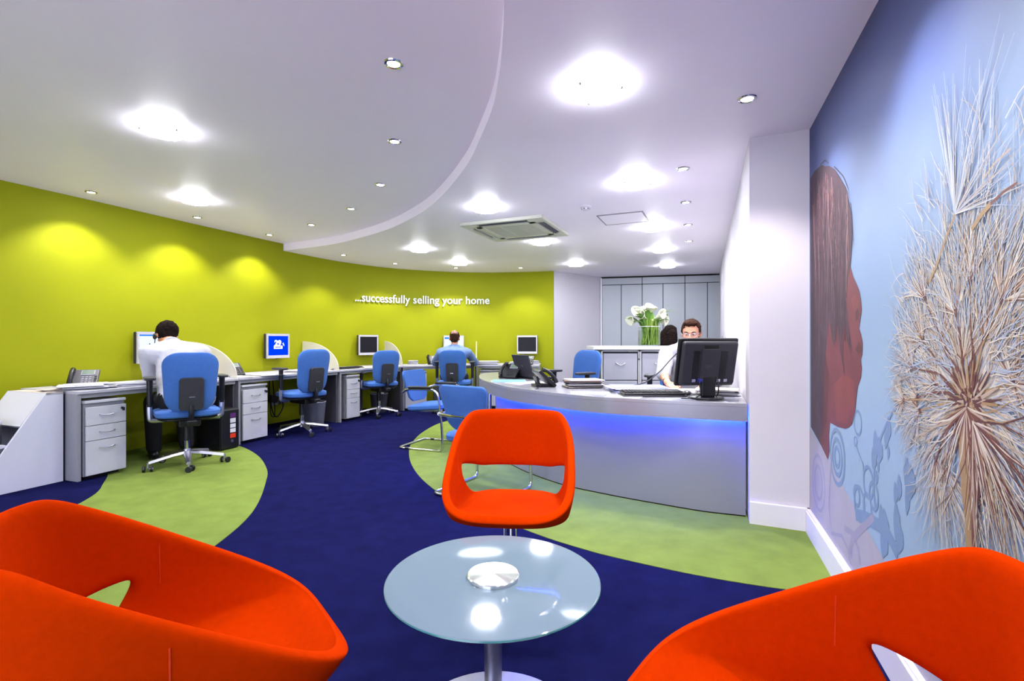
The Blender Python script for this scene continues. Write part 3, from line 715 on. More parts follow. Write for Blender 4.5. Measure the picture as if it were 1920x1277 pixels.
hl.add([(.07, -.0068, .03), (.085, -.0068, .05), (.105, -.0068, .01), (.1, -.0068, -.005)], [(0, 1, 2, 3)])
part('logo_house', hl, M_sw, s2, smooth=0); part('logo_word', MB().box((-.002, -.0075, -.016), (.10, .001, .010)), M_sn, s2, smooth=0)
screen(684, 'silver wall monitor with blank black screen left of the third desk divider', M_scr_b)
s4 = screen(849, 'silver wall monitor with lit white page hidden behind the balding head', M_scr_w)
part('title_bar', MB().box((-.08, -.0065, .118), (.17, .001, .03)), M_sb, s4)
screen(990, 'silver wall monitor with blank dark screen at the right end of the lime wall', M_scr_b)
# ------------------------------------------------------------------ blue task chairs
def I3(): return Matrix.Identity(3)
def task_chair(label, loc, f, spin=0.0, back=1.0, ah=.812):
    t = thing('task_chair', label, 'office chair', (loc[0], loc[1], 0), heading(f), 'blue swivel task chairs')
    for k in range(5):
        a = radians(72*k+18)+spin; c, s_ = cos(a), sin(a)
        mb = MB(); P = [(.03, .125, .034), (.12, .115, .030), (.22, .095, .024), (.305, .078, .018)]
        vs = []
        for r, z, w in P:
            for dx, dz in ((-w, -.012), (w, -.012), (w*.55, .012), (-w*.55, .012)): vs.append((r*c-dx*s_, r*s_+dx*c, z+dz))
        fs = [(i*4+j, i*4+(j+1) % 4, (i+1)*4+(j+1) % 4, (i+1)*4+j) for i in range(3) for j in range(4)]+[(3, 2, 1, 0), (12, 13, 14, 15)]
        mb.add(vs, fs); lg = part('base_arm', mb, M_alu, t, bev=.004)
        cx, cy = .305*c, .305*s_
        mb = MB().cyl((cx, cy, .03), (cx, cy, .08), .009, n=10)
        cs = part('caster', mb, M_alu, t)
        aa = a+1.1
        for q in (-.014, .014):
            w0 = Vector((cx-sin(aa)*q*2.0+.012*cos(aa), cy+cos(aa)*q*2.0+.012*sin(aa), .028)); ax = Vector((-sin(aa), cos(aa), 0))*.010
            part('wheel', MB().cyl(w0-ax, w0+ax, .0275, n=20), M_black, cs, bev=.004)
        part('wheel_cap', MB().cyl(w0-ax*1.25, w0-ax*1.0, .018, n=16).cyl(w0+ax, w0+ax*1.25, .018, n=16), M_alu, cs)
    part('hub', MB().cyl((0, 0, .085), (0, 0, .155), .036, .030), M_alu, t, bev=.004)
    part('gas_lift', MB().cyl((0, 0, .15), (0, 0, .27), .024, n=18), M_chrome, t)
    part('lift_sleeve', MB().cyl((0, 0, .23), (0, 0, .39), .031, n=18), M_black, t)
    part('mechanism', MB().box((0, -.03, .41), (.17, .32, .06)).box((0, -.24, .43), (.08, .16, .04)), M_black, t, bev=.012)
    part('lever', MB().tube([(.06, .02, .41), (.2, .03, .405), (.27, .05, .40)], .008), M_black, t)
    R = Matrix(((1, 0, 0), (0, 0, -1), (0, 1, 0)))        # pad plane -> horizontal
    part('seat_shell', cushion(MB(), .46, .44, .035, .12, R=R, c=(0, .01, .45)), M_black, t)
    part('seat', cushion(MB(), .50, .48, .085, .13, R=R, c=(0, .01, .495), edge=.6), M_blue_f, t)
    tilt = Matrix.Rotation(radians(-8), 3, 'X') @ Matrix.Rotation(pi, 3, 'Y')
    bk = part('backrest', cushion(MB(), .40, .53*back, .075, .12, R=Matrix.Rotation(radians(8), 3, 'X'), c=(0, -.245, .78*back+(1-back)*.45), bend=.55, taper=1.0, edge=.55), M_blue_f, t)
    # slightly wider at the top like the real back
    for v in bk.data.vertices:
        k = (v.co.z-.52)/.5; v.co.x *= .93+.17*max(0, min(1, k))
    part('lumbar_cover', cushion(MB(), .185, .29, .045, .03, R=Matrix.Rotation(radians(8), 3, 'X'), c=(0, -.285, .68*back+(1-back)*.45), edge=.8), M_satin, t)
    part('back_bracket', MB().tube(smoothpath([(0, -.16, .43), (0, -.24, .44), (0, -.272, .50), (0, -.27, .58)], 4), .022, 8, flat=1.8), M_black, t)
    part('back_logo', MB().box((0, -.3195, .655), (.045, .002, .008)), M_alu, t)
    if True:
        for s_ in (-1, 1):
            part('armrest_post', MB().tube(smoothpath([(s_*.17, .0, .435), (s_*.262, .0, .438), (s_*.277, .0, .47), (s_*.28, .0, .58)], 4), .018, 8, flat=1.3), M_alu, t)
            part('armrest_sleeve', MB().cyl((s_*.28, .0, .56), (s_*.28, -.005, ah-.012), .021, .026, 12), M_black, t)
            part('armrest', cushion(MB(), .085, .25, .030, .035, R=R, c=(s_*.28, .02, ah), edge=.7), M_satin, t)
    return t
task_chair('blue task chair behind the bent-over man in white, nearest of the row', (-3.0, 4.58), (-.62, .74), .55)
task_chair('blue task chair with black arms, empty, in front of the blue lit screen', (-2.60, 6.14), (-.80, .52), .35)
task_chair('blue task chair, empty, in front of the blank screen at the third desk', (-2.03, 7.57), (-.62, .72), .1, back=.93, ah=.672)
c4 = task_chair('blue task chair carrying the man in the pale blue shirt', (-.90, 7.80), (.03, 1), .4, back=.93)
task_chair('blue task chair, empty, behind the reception counter left of the filing cabinets', (.62, 5.32), (-.80, -.50), .2)
task_chair('blue task chair mostly hidden behind the large black monitor, man in glasses on it', (1.60, 4.72), (-.35, -.93), .2, back=.72)

# ------------------------------------------------------------------ cantilever visitor chairs
def visitor(label, loc, f, az=0.0):
    t = thing('visitor_chair', label, 'chair', (loc[0], loc[1], 0), heading(f), 'blue cantilever visitor chairs')
    P = [(-.235, -.235, .60), (-.275, -.15, .64+az), (-.285, .16, .645+az), (-.275, .215, .60+az), (-.265, .25, .30), (-.265, .27, .013), (-.265, -.27, .013),
         (.265, -.27, .013), (.265, .27, .013), (.265, .25, .30), (.275, .215, .60+az), (.285, .16, .645+az), (.275, -.15, .64+az), (.235, -.235, .60)]
    part('frame', MB().tube(fillet(P, .06, 5), .0125, 12), M_chrome, t)
    part('back_rail', MB().tube(smoothpath([(-.235, -.235, .60), (-.12, -.262, .60), (.12, -.262, .60), (.235, -.235, .60)], 5), .011, 10), M_chrome, t)
    part('seat_rail', MB().tube([(-.266, .235, .43), (.266, .235, .43)], .010, 10).tube([(-.2, .235, .425), (-.19, -.16, .40)], .01).tube([(.2, .235, .425), (.19, -.16, .40)], .01), M_chrome, t)
    for s_ in (-1, 1):
        part('arm_pad', MB().tube([(s_*.279, -.13, .655+az), (s_*.284, 0, .659+az), (s_*.285, .14, .659+az)], .018, 10, flat=1), M_black, t)
        part('floor_glide', MB().box((s_*.265, -.16, .012), (.03, .04, .024)), M_black, t)
    bk = part('backrest', cushion(MB(), .44, .34, .04, .05, R=Matrix.Rotation(radians(12), 3, 'X'), c=(0, -.235, .655), bend=.35, edge=.7), M_blue_f, t)
    for v in bk.data.vertices:
        if v.co.z < .62: v.co.x *= 1-.42*min(1, (.62-v.co.z)/.13)**1.4; 
    R = Matrix.Rotation(radians(5), 3, 'X') @ Matrix(((1, 0, 0), (0, 0, -1), (0, 1, 0)))
    part('seat', cushion(MB(), .46, .47, .075, .09, R=R, c=(0, .015, .445), edge=.6), M_blue_f, t)
    return t
visitor('blue chrome-framed visitor chair seen from behind, nearer the orange chair', (-.22, 3.78), (.56, .83), -.045)
visitor('blue chrome-framed visitor chair facing the counter, farther and to the left', (-.86, 5.42), (.93, -.36))

# ------------------------------------------------------------------ orange tub chairs
def tub_shell():
    a, b, ex, YH = .270, .311, 2/3.9, -.089; fine = []
    def sgn(x): return (x > 0)-(x < 0)
    for i in range(1440):
        th = 2*pi*i/1440; s_, c = sin(th), cos(th)
        fine.append((a*sgn(s_)*abs(s_)**ex, b*sgn(c)*abs(c)**ex))
    # even spacing along the plan outline, with a column exactly at each end of the back opening
    Ls = [0]
    for i in range(1440): p, q = fine[i], fine[(i+1) % 1440]; Ls.append(Ls[-1]+math.hypot(q[0]-p[0], q[1]-p[1]))
    ih = next(i for i in range(1, 720) if fine[i][1] <= YH); l1 = Ls[ih]; LT = Ls[-1]
    NA, NB = 20, 26                                   # front half-columns, back columns
    def at_l(l):
        l %= LT; i = next(i for i in range(1440) if Ls[i+1] >= l); t = (l-Ls[i])/max(1e-9, Ls[i+1]-Ls[i]); p, q = fine[i], fine[(i+1) % 1440]
        return p[0]+(q[0]-p[0])*t, p[1]+(q[1]-p[1])*t
    cols = [(-l1+2*l1*k/(2*NA), None) for k in range(2*NA)]+[(l1+(LT-2*l1)*k/NB, None) for k in range(NB)]
    N = len(cols); rows = [[] for _ in range(7)]; rho = [.80, .62, .36, .14]
    for l, _ in cols:
        x, y = at_l(l); back = l >= l1-1e-6; front = max(0, y/b); bk = max(0, -y/b)
        x *= 1-.165*bk**2; u = min(1, (b-y)/(2*b)/.88); zr = .453+.349*u; zs = .386+.050*front
        zt = .515+.045*(1-min(1, bk/.9)); de = min(l-l1, LT-l1-l) if back else 0
        zt_e = .56; zb_e = .545
        if back:
            q = min(1, de/.17); zb = zs+.010+(zb_e-zs-.01)*(1-q)**2.0; zt = zt_e+(zt-zt_e)*min(1, de/.2)
            if de < 1e-6: zb = zt-.012
            w4, w5 = (zr-zt)/(zr-zs), (zr-zb)/(zr-zs)
        else:
            d = min(l+l1, l1-l); q = min(1, d/.16); z4 = zt_e; z5 = zt_e-.012
            h4 = max(.25, min(.62, (zr-z4)/(zr-zs))); h5 = max(.4, min(.7, (zr-z5)/(zr-zs)))
            w4 = h4*(1-q)+.62*q; w5 = h5*(1-q)+.82*q
        ws = [0, w4*.28, w4*.55, w4*.80, w4, w5, 1]
        for j, w in enumerate(ws):
            k = 1-.10*w**1.3; rows[j].append((x*k, y*k, zr*(1-w)+zs*w))
    base = rows[-1]
    for q in rho: rows.append([(x*q/.95, y*q/.95, .370+(z-.370)*q*q-.004) for x, y, z in base])
    vs = [p for r in rows for p in r]; M = len(rows); fs = []
    for j in range(M-1):
        for i in range(N):
            if j == 4 and i >= 2*NA: continue
            fs.append((j*N+i, j*N+(i+1) % N, (j+1)*N+(i+1) % N, (j+1)*N+i))
    vs.append((0, 0, .364)); c = len(vs)-1; fs += [((M-1)*N+i, (M-1)*N+(i+1) % N, c) for i in range(N)]
    return vs, fs, rows, N, (2*NA-2, 2)
def tub_chair(label, loc, f):
    t = thing('tub_chair', label, 'armchair', (loc[0], loc[1], 0), heading(f), 'orange felt tub chairs')
    vs, fs, rows, N, seams = tub_shell()
    # make the winding point outwards/down on the underside
    mb = MB(); mb.add(vs, fs); o = part('shell', mb, M_orange, t, smooth=180)
    s_ = o.modifiers.new('thickness', 'SOLIDIFY'); s_.thickness = .034; s_.offset = 0; s_.use_even_offset = False
    m = o.modifiers.new('subdivision', 'SUBSURF'); m.levels = 2; m.render_levels = 2
    for i in seams:
        pin = []; pout = []
        for j in range(0, 7):
            p = Vector(rows[j][i]); n_ = Vector((p.x, p.y, 0)).normalized(); pout.append(p+n_*(.0172)); pin.append(p-n_*.0168)
        part('seam', MB().tube(smoothpath(pin[1:5], 3), .0014, 6), M_seam, t)
        part('seam', MB().tube(smoothpath(pout[1:6], 3), .0016, 6), M_seam, t)
    part('mounting_plate', MB().cyl((0, 0, .325), (0, 0, .352), .065, n=28), M_black, t)
    part('column', MB().cyl((0, 0, .012), (0, 0, .33), .024, n=24), M_chrome, t)
    part('inner_rod', MB().cyl((.032, 0, .03), (.032, 0, .33), .006, n=12), M_chrome, t)
    part('base_disc', MB().lathe([(0, 0), (.215, 0), (.218, .006), (.205, .011), (.06, .018), (.03, .026), (0, .026)], n=56), M_chrome, t)
    return t
tub_chair('orange felt tub chair facing the camera beyond the round glass table', (-.004, 2.235), (-.092, -.996))
tub_chair('orange felt tub chair in the left foreground, cut by the frame', (-.721, 1.079), (.795, .607))
tub_chair('orange felt tub chair in the right foreground beside the mural', (.481, .822), (-.797, .603))

# ------------------------------------------------------------------ round glass table
M_fg = bpy.data.materials.new('frosted_table_glass'); M_fg.use_nodes = True; q_ = M_fg.node_tree.nodes['Principled BSDF']
q_.inputs['Base Color'].default_value = (.17, .24, .31, 1); q_.inputs['Roughness'].default_value = .05; q_.inputs['Alpha'].default_value = .75; q_.inputs['IOR'].default_value = 1.7
M_edge = mat('green_glass_edge', (70, 150, 150), .1, var=.05, alpha=.9)
gt = thing('glass_table', 'round frosted glass coffee table with steel centre disc among the orange chairs', 'coffee table', (-.055, 1.447, 0))
tm_ = MB().lathe([(0, .452), (.302, .452), (.308, .4535)], n=96); tm_.cm = 1; tm_.lathe([(.308, .4535), (.310, .456), (.309, .4595)], n=96); tm_.cm = 0; tm_.lathe([(.309, .4595), (.306, .461), (0, .461)], n=96)
part('glass_top', tm_, [M_fg, M_edge], gt, smooth=15)
# radially brushed disc
M_rad = bpy.data.materials.new('radial_brushed_steel'); M_rad.use_nodes = True; nt = M_rad.node_tree; b_ = nt.nodes['Principled BSDF']
b_.inputs['Metallic'].default_value = 1; b_.inputs['Roughness'].default_value = .22; b_.inputs['Anisotropic'].default_value = .95; b_.inputs['Anisotropic Rotation'].default_value = .25; b_.inputs['Base Color'].default_value = (.78, .82, .80, 1)
tg = nt.nodes.new('ShaderNodeTangent'); tg.direction_type = 'RADIAL'; tg.axis = 'Z'; nt.links.new(tg.outputs[0], b_.inputs['Tangent'])
part('centre_disc', MB().lathe([(0, .4712), (.073, .4712), (.076, .469), (.076, .4612)], n=64), M_rad, gt, smooth=15)
part('under_plate', MB().cyl((0, 0, .43), (0, 0, .452), .07, n=40), M_alu, gt)
part('column', MB().cyl((0, 0, .012), (0, 0, .44), .0255, n=32), M_alu, gt)
part('base_disc', MB().lathe([(0, 0), (.268, 0), (.27, .006), (.262, .011), (.05, .016), (.03, .022), (0, .022)], n=72), mat('satin_silver', (205, 205, 220), .3, .7, var=.01), gt)

# ------------------------------------------------------------------ reception counter
outer = [(1.505, 3.17), (1.185, 3.29), (.895, 3.415), (.735, 3.485), (.596, 3.57), (.351, 3.80), (.0, 4.27), (-.149, 4.62), (-.272, 4.98), (-.344, 5.30), (-.38, 5.72)]
outs = [tuple(p[:2]) for p in smoothpath([(*p, 0) for p in outer], 5)]
tip = [(-.375, 5.95), (-.33, 6.15), (-.22, 6.29), (-.08, 6.33), (.05, 6.25)]
inner = [(.10, 6.05), (.17, 5.7), (.27, 5.3), (.42, 4.9), (.65, 4.52), (.95, 4.24), (1.3, 4.07), (rwall(4.0)-.01, 3.99)]
tips = [tuple(p[:2]) for p in smoothpath([(*p, 0) for p in [outs[-1]]+tip+[inner[0]]], 4)][1:-1]
inns = [tuple(p[:2]) for p in smoothpath([(*p, 0) for p in inner], 4)]
rd = thing('reception_counter', 'curved silver reception counter lit blue under its edge', 'reception desk', (.6, 4.0, 0)); rd.location = (0, 0, 0)
inner_off = Vector((0, 0))
topoly = outs+tips+inns
M_ctop = mat('glossy_silver_top', (172, 172, 186), .22, .3, var=.02, scale=30)
part('worktop', MB().prism([(p[0], p[1]) for p in topoly], .722, .747), M_ctop, rd, smooth=40, bev=.002)
fo = outs+tips[:-3]; fi = offs(fo, -.022)
part('fascia', MB().prism(fo+fi[::-1], .630, .722), M_silver, rd, smooth=50)
pf = [(1.520, 3.225), (1.275, 3.318), (1.01, 3.478), (.822, 3.60), (.648, 3.725), (.4716, 3.862), (.36, 3.98), (.193, 4.205), (.076, 4.40), (-.04, 4.64), (-.13, 4.9), (-.17, 5.1)]
pfs = [tuple(p[:2]) for p in smoothpath([(*p, 0) for p in pf], 4)]
M_pan = mat('silver_front_panel', (160, 160, 176), .3, .25, var=.02, scale=6)
part('front_panel', MB().prism(pfs+offs(pfs, -.02)[::-1], .012, .70), M_pan, rd, smooth=50)
part('plinth', MB().prism(offs(pfs, -.006)+offs(pfs, -.02)[::-1], 0, .014), M_dark, rd, smooth=50)
part('support_post', MB().cyl((-.235, 5.22, 0), (-.235, 5.22, .722), .022, n=18), M_alu, rd)
part('support_post', MB().cyl((-.05, 6.1, 0), (-.05, 6.1, .722), .022, n=18), M_alu, rd)
part('end_panel', MB().prism([(-.16, 5.12), (.16, 5.36), (.17, 5.345), (-.15, 5.10)], 0, .722), M_pan, rd)
led = [(p[0], p[1], .650) for p in offs(pfs, .024)]
part('led_strip', MB().tube(led, .006, 8), M_led, rd)
# ------------------------------------------------------------------ filing cabinets behind the counter
Yc = 5.85
cols = [(1.05, 1.50), (1.505, 1.955), (1.96, 2.41)]
for i, (xa, xb) in enumerate(cols):
    l = ['grey three-drawer filing cabinet at the left end, below the vase', 'grey three-drawer filing cabinet beside the white-shirted arm, second from left', 'grey three-drawer filing cabinet hidden behind the man in glasses'][i]
    t = thing('filing_cabinet', l, 'filing cabinet', ((xa+xb)/2, Yc, 0), 0, 'filing cabinets behind the counter')
    w = xb-xa
    part('carcass', MB().box((0, .23, .52), (w, .43, 1.03)), M_satin, t, bev=.002)
    fb = MB(); 
    for x in (-w/2+.008, w/2-.008): fb.box((x, -.004, .52), (.016, .03, 1.03))
    fb.box((0, -.004, 1.028), (w, .03, .016)); part('edge_frame', fb, M_ped, t)
    for k in range(3):
        z0 = .04+k*.322; d = part('drawer', MB().box((0, .0, z0+.157), (w-.052, .03, .312)), mat('silver_drawer', (186, 187, 204), .4, .15, var=.015), t, bev=.003)
        part('handle', MB().tube(smoothpath([(-.052, -.015, z0+.20), (-.045, -.036, z0+.195), (0, -.04, z0+.172), (.045, -.036, z0+.195), (.052, -.015, z0+.20)], 4), .006, 8), M_alu, d)
    part('lock', MB().cyl((w/2-.008, -.01, .93), (w/2-.008, -.024, .93), .009, n=12), M_satin, t)
tag(part('cabinet_worktop', MB().box((1.70, Yc+.215, 1.0625), (1.50, .52, .040)), M_trim, bev=.003), 'long pale worktop lying across the filing cabinets', 'worktop')

# vase with lilies
VX, VY, VZ = 1.665, 6.02, 1.083
M_vg = mat('vase_glass', (240, 250, 246), .02, trans=1, var=0, ior=1.1, alpha=.45)
M_stem = mat('green_stem', (128, 158, 60), .5, var=.2, scale=30); M_leaf = mat('green_leaf', (92, 140, 40), .45, var=.25, scale=20)
M_lily = mat('white_petal', (214, 216, 196), .5, var=.02); M_spad = mat('yellow_spadix', (226, 206, 70), .6)
va = thing('vase', 'round clear glass vase packed with green stems on the cabinet worktop', 'vase', (VX, VY, VZ))
part('glass', MB().lathe([(0, .001), (.125, .001), (.13, .006), (.13, .235), (.126, .235), (.126, .012), (0, .012)], n=40), M_vg, va)
part('rim', MB().tube([(.128*cos(a*pi/20), .128*sin(a*pi/20), .235) for a in range(40)], .0028, 6, True), M_trim, va)
part('water', MB().lathe([(0, .013), (.124, .013), (.124, .19), (0, .19)], n=40), mat('vase_water', (214, 230, 190), .03, trans=1, var=0, ior=1.05, alpha=.35), va)
rs = random.Random(3)
def lily(dirx, diry, hgt, lean, label, white=True):
    t = thing('calla_lily', label, 'flower', (VX, VY, VZ), 0, 'lilies in the glass vase')
    b0 = Vector((-dirx*.07+rs.uniform(-.03, .03), -diry*.07, .02)); b1 = Vector((dirx*.085, diry*.085, .235)); top = Vector((dirx*lean, diry*lean, hgt))
    path = smoothpath([b0, (b0+b1)/2, b1, (b1+top)/2+Vector((-dirx*.02, 0, .03)), top], 5)
    part('stem', MB().tube(path, .0065, 7), M_stem, t)
    ax = (path[-1]-path[-3]).normalized(); ax = (ax+Vector((dirx*.5, diry*.5, .2))).normalized(); R = frame(ax.cross(Vector((0, 1, .3))), ax)
    # spathe: flared, one-sided cone
    n, m = 18, 6; vs = []; fs = []
    for j in range(m+1):
        q = j/m
        for i in range(n+1):
            a = 2*pi*i/n; r = .009+.052*q**1.5; flare = .055*q**3*max(0, cos(a))
            p = Vector(((r+flare*.6)*cos(a), (r)*sin(a), q*.10+flare*.9-.02*q*q*(1-cos(a))*.5)); vs.append(top+R @ p)
    fs = [(j*(n+1)+i, j*(n+1)+i+1, (j+1)*(n+1)+i+1, (j+1)*(n+1)+i) for j in range(m) for i in range(n)]
    o = part('spathe', MB().add(vs, fs), M_lily, t, smooth=180); s_ = o.modifiers.new('thickness', 'SOLIDIFY'); s_.thickness = .002
    part('spadix', MB().tube([top+R @ Vector((0, 0, .01)), top+R @ Vector((.004, 0, .05)), top+R @ Vector((.006, 0, .075))], [.006, .006, .003], 8), M_spad, t)
L = [(.95, .2, .32, .13, 'white calla lily leaning furthest right in the glass vase'), (.5, -.6, .33, .10, 'white calla lily at the front right of the bouquet'), (.15, .3, .38, .05, 'tall white calla lily in the middle of the bouquet'),
     (-.5, -.5, .33, .10, 'white calla lily at the front left of the bouquet'), (-.95, .1, .30, .13, 'white calla lily drooping furthest left in the glass vase'), (.45, .7, .40, .09, 'tallest white calla lily, right of the middle'),
     (-.25, .5, .37, .09, 'white calla lily behind the middle, slightly left'), (.75, -.25, .30, .12, 'low white calla lily near the right rim of the vase'), (.2, -.8, .31, .07, 'white calla lily in front of the middle, facing the room'), (-.7, -.3, .36, .12, 'half-open white calla lily above the left leaves')]
for a in L: lily(*a)
lv = thing('lily_foliage', 'green leaves and dense stems filling the glass vase', 'leaves', (VX, VY, VZ))
for k, (dx, dy, hh, ln) in enumerate([(-1, .1, .34, .20), (-.8, -.5, .38, .19), (-.4, -.6, .42, .12), (.1, -.7, .40, .05), (.9, -.4, .32, .18), (-.6, .6, .42, .14), (.6, -.7, .31, .13), (1, .3, .38, .2), (-.95, -.2, .30, .16)]):
    c0 = Vector((dx*.08, dy*.08, .20)); c1 = Vector((dx*ln, dy*ln, hh)); sd_ = Vector((-dy, dx, 0)); vs = []
    pth = smoothpath([c0, (c0*.55+c1*.45)+Vector((0, 0, .03)), c1, c1+Vector((dx*.05, dy*.05, -.01))], 4); n = len(pth)
    for i, p in enumerate(pth):
        wd = .055*sin(pi*(i/(n-1))**.8)+.001
        vs += [p-sd_*wd+Vector((0, 0, .008)), p-Vector((0, 0, .004)), p+sd_*wd+Vector((0, 0, .008))]
    part('leaf', MB().add(vs, [(i*3+j, i*3+j+1, i*3+j+4, i*3+j+3) for i in range(n-1) for j in (0, 1)]), M_leaf, lv, smooth=180)
sm = MB()
for k in range(70):
    a = rs.uniform(0, 2*pi); r = .115*sqrt(rs.random()); a2 = a+rs.uniform(-1.6, 1.6); r2 = .115*sqrt(rs.random())
    sm.tube([(r*cos(a), r*sin(a), .015), ((r*cos(a)+r2*cos(a2))*.5, (r*sin(a)+r2*sin(a2))*.5, .13), (r2*cos(a2), r2*sin(a2), .29+rs.random()*.05)], .0062, 6)
o = part('dense_stems', sm, M_stem, lv); o['kind'] = 'stuff'
gw = MB()
for k in range(7):
    a = rs.uniform(-.4, .4); ln = rs.uniform(.12, .34); gw.tube(smoothpath([(.02, 0, .3), (.1, a*.1, .38), (.1+ln*.7, a*.2, .40+.12*rs.random())], 4), .0016, 5)
for k in range(5): gw.tube([(rs.uniform(-.1, .0), 0, .3), (rs.uniform(-.16, -.02), 0, .44)], .0016, 5)
o = part('grass_blades', gw, M_leaf, lv); o['kind'] = 'stuff'

# ------------------------------------------------------------------ paper, phones and other desk things
DZ = .735; CZ = .747
def papers(label, c, w, h, n, rz, z, mats=None, jit=.02, name='paper_stack', cat='papers', group=None, th=.0015):
    t = thing(name, label, cat, (c[0], c[1], z), rz, group); rr = random.Random(hash(label) % 1000 if False else len(label)*7+n)
    for k in range(n):
        dx, dy, a = (rr.uniform(-jit, jit), rr.uniform(-jit, jit), rr.uniform(-.25, .25) if k else 0)
        m = (mats or [M_paper])[k % len(mats or [M_paper])]
        part('sheet', MB().box((dx, dy, th/2+k*th*1.05), (w, h, th), a*.6), m, t)
    return t
def phone(label, c, f, z, dark=False, handset=True):
    t = thing('desk_phone', label, 'telephone', (c[0], c[1], z), heading(f), 'desk telephones')
    # user is on the -Y side; the face tilts towards them
    m = M_black if dark else mat('phone_grey', (70, 70, 84), .4, .1); a = radians(42); R = Matrix.Rotation(a, 3, 'X')
    part('foot', MB().box((0, .05, .012), (.15, .11, .024)).box((0, .075, .05), (.10, .02, .09), R=Matrix.Rotation(radians(-20), 3, 'X')), M_black, t, bev=.004)
    o = R @ Vector((0, 0, 0)); c0 = Vector((0, .01, .075))
    part('body', MB().box(c0, (.215, .20, .028), R=R), m, t, bev=.006)
    part('display_surround', MB().box(c0+R @ Vector((.03, .055, .016)), (.10, .06, .006), R=R), M_grey, t, bev=.002)
    part('display', MB().box(c0+R @ Vector((.03, .058, .0195)), (.085, .045, .002), R=R), mat('lcd_green_grey', (96, 118, 104), .3), t)
    for r in range(4):
        for q in range(3): part('key', MB().box(c0+R @ Vector((.0+q*.026, .0-r*.021, .0165)), (.016, .011, .006), R=R), M_grey if not dark else M_satin, t)
    for q in range(4): part('side_key', MB().box(c0+R @ Vector((.088, .01-q*.022, .0165)), (.016, .012, .005), R=R), M_satin, t)
    if handset:
        hs = part('handset', MB().tube(smoothpath([c0+R @ Vector((-.078, y_, zz)) for y_, zz in ((.085, .03), (.05, .048), (0, .054), (-.05, .048), (-.088, .03))], 4), [.021, .020, .019, .017, .016, .015, .015, .015, .015, .015, .015, .016, .017, .019, .020, .021, .021], 10), M_black, t)
    part('phone_cord', MB().tube(smoothpath([(-.09, .06, .03), (-.13, .10, .006), (-.18, .12, .006), (-.24, .16, .006)], 4), .003, 6), M_black, t)
    return t
# first desk
pD = px(190, 722, DZ)
papers('sprawling heap of white papers on the nearest desk, in front of the phone', (-3.66, 4.28), .30, .22, 10, .8, DZ, jit=.05, th=.004)
papers('white papers with rolled edge at the console end of the nearest desk', (-3.76, 4.16), .21, .15, 4, 1.0, DZ, [M_paper, M_paper2], jit=.05, th=.003)
papers('thick open ring binder pages left of the man in white', (-3.52, 4.58), .30, .22, 8, 1.1, DZ, [M_paper], jit=.012, th=.004, name='open_binder', cat='binder')
papers('cream papers by the left elbow of the man in white', (-3.56, 5.08), .30, .21, 5, .9, DZ, [M_paper2, M_paper], jit=.05, th=.003)
phone('grey desk phone with grey-green display behind papers on the nearest desk', (-3.84, 4.44), (-.50, .86), DZ)
# second desk
papers('white papers under the nearest divider screen on the second desk', (-3.14, 5.55), .30, .21, 6, .9, DZ, jit=.04)
papers('pale papers in front of the blue lit screen', (-2.98, 5.98), .30, .42, 7, 1.0, DZ, [M_paper, M_paper2], jit=.05)
papers('bundle of white papers left of the second divider screen', (-2.76, 6.52), .30, .3, 7, 1.2, DZ, jit=.05, th=.004)
papers('small white box of notes at the back of the second desk', (-3.34, 5.95), .12, .10, 8, .3, DZ, th=.006, jit=.004)
phone('dark desk phone partly hidden by the nearest cream divider screen', (-3.26, 5.80), (-.8, .55), DZ, True)
kb_t = None
def keyboard(label, c, rz, z, m=None):
    t = thing('keyboard', label, 'keyboard', (c[0], c[1], z), rz, 'keyboards')
    part('base', MB().box((0, 0, .010), (.44, .155, .018), R=Matrix.Rotation(radians(3), 3, 'X')), m or M_black, t, bev=.004)
    kk = MB()
    for r in range(5):
        for q in range(17): kk.box((-.2+q*.025, -.05+r*.024, .0225+r*.0011), (.019, .018, .006))
    o = part('keys', kk, M_satin, t); o['kind'] = 'stuff'; return t
keyboard('black keyboard on the third desk below the blank black screen', (-2.40, 7.32), 1.05, DZ)
papers('cream papers beside the keyboard on the third desk', (-2.28, 7.55), .3, .25, 5, 1.2, DZ, [M_paper2, M_paper], jit=.04)
papers('white papers where the second and third desks meet', (-2.66, 7.02), .25, .2, 4, 1.2, DZ, jit=.03)
papers('white papers on the third desk by the divider foot', (-1.95, 8.10), .25, .2, 5, 1.0, DZ, jit=.03)
papers('neat little pile of white pads on the fourth desk', (-1.72, 8.62), .16, .12, 9, .2, DZ, [M_paper, M_satin, M_paper], th=.007, jit=.004)
phone('black desk phone left of the man in pale blue', (-1.36, 8.58), (-.35, .94), DZ, True)
papers('white papers on the dark folder on the last desk', (-.42, 8.60), .34, .24, 7, .1, DZ, [M_satin, M_paper, M_paper, M_paper2, M_paper], th=.008, jit=.02)
papers('low pile of papers near the right end of the last desk', (.14, 8.66), .3, .22, 7, .1, DZ, th=.006, jit=.03)
papers('small stack of white booklets beside the corded handset on the last desk', (.36, 8.8), .2, .14, 8, .4, DZ, th=.007, jit=.01)
phone('small dark telephone on the last desk at the right end', (.26, 8.52), (.3, .95), DZ, True)
mo = thing('computer_mouse', 'dark mouse under the right hand of the man in pale blue', 'mouse', (-.70, 8.62, DZ)); part('shell', MB().ell((0, 0, .014), (.03, .05, .018)), M_black, mo); part('wheel', MB().cyl((-.004, .02, .03), (.004, .02, .03), .008), M_alu, mo)

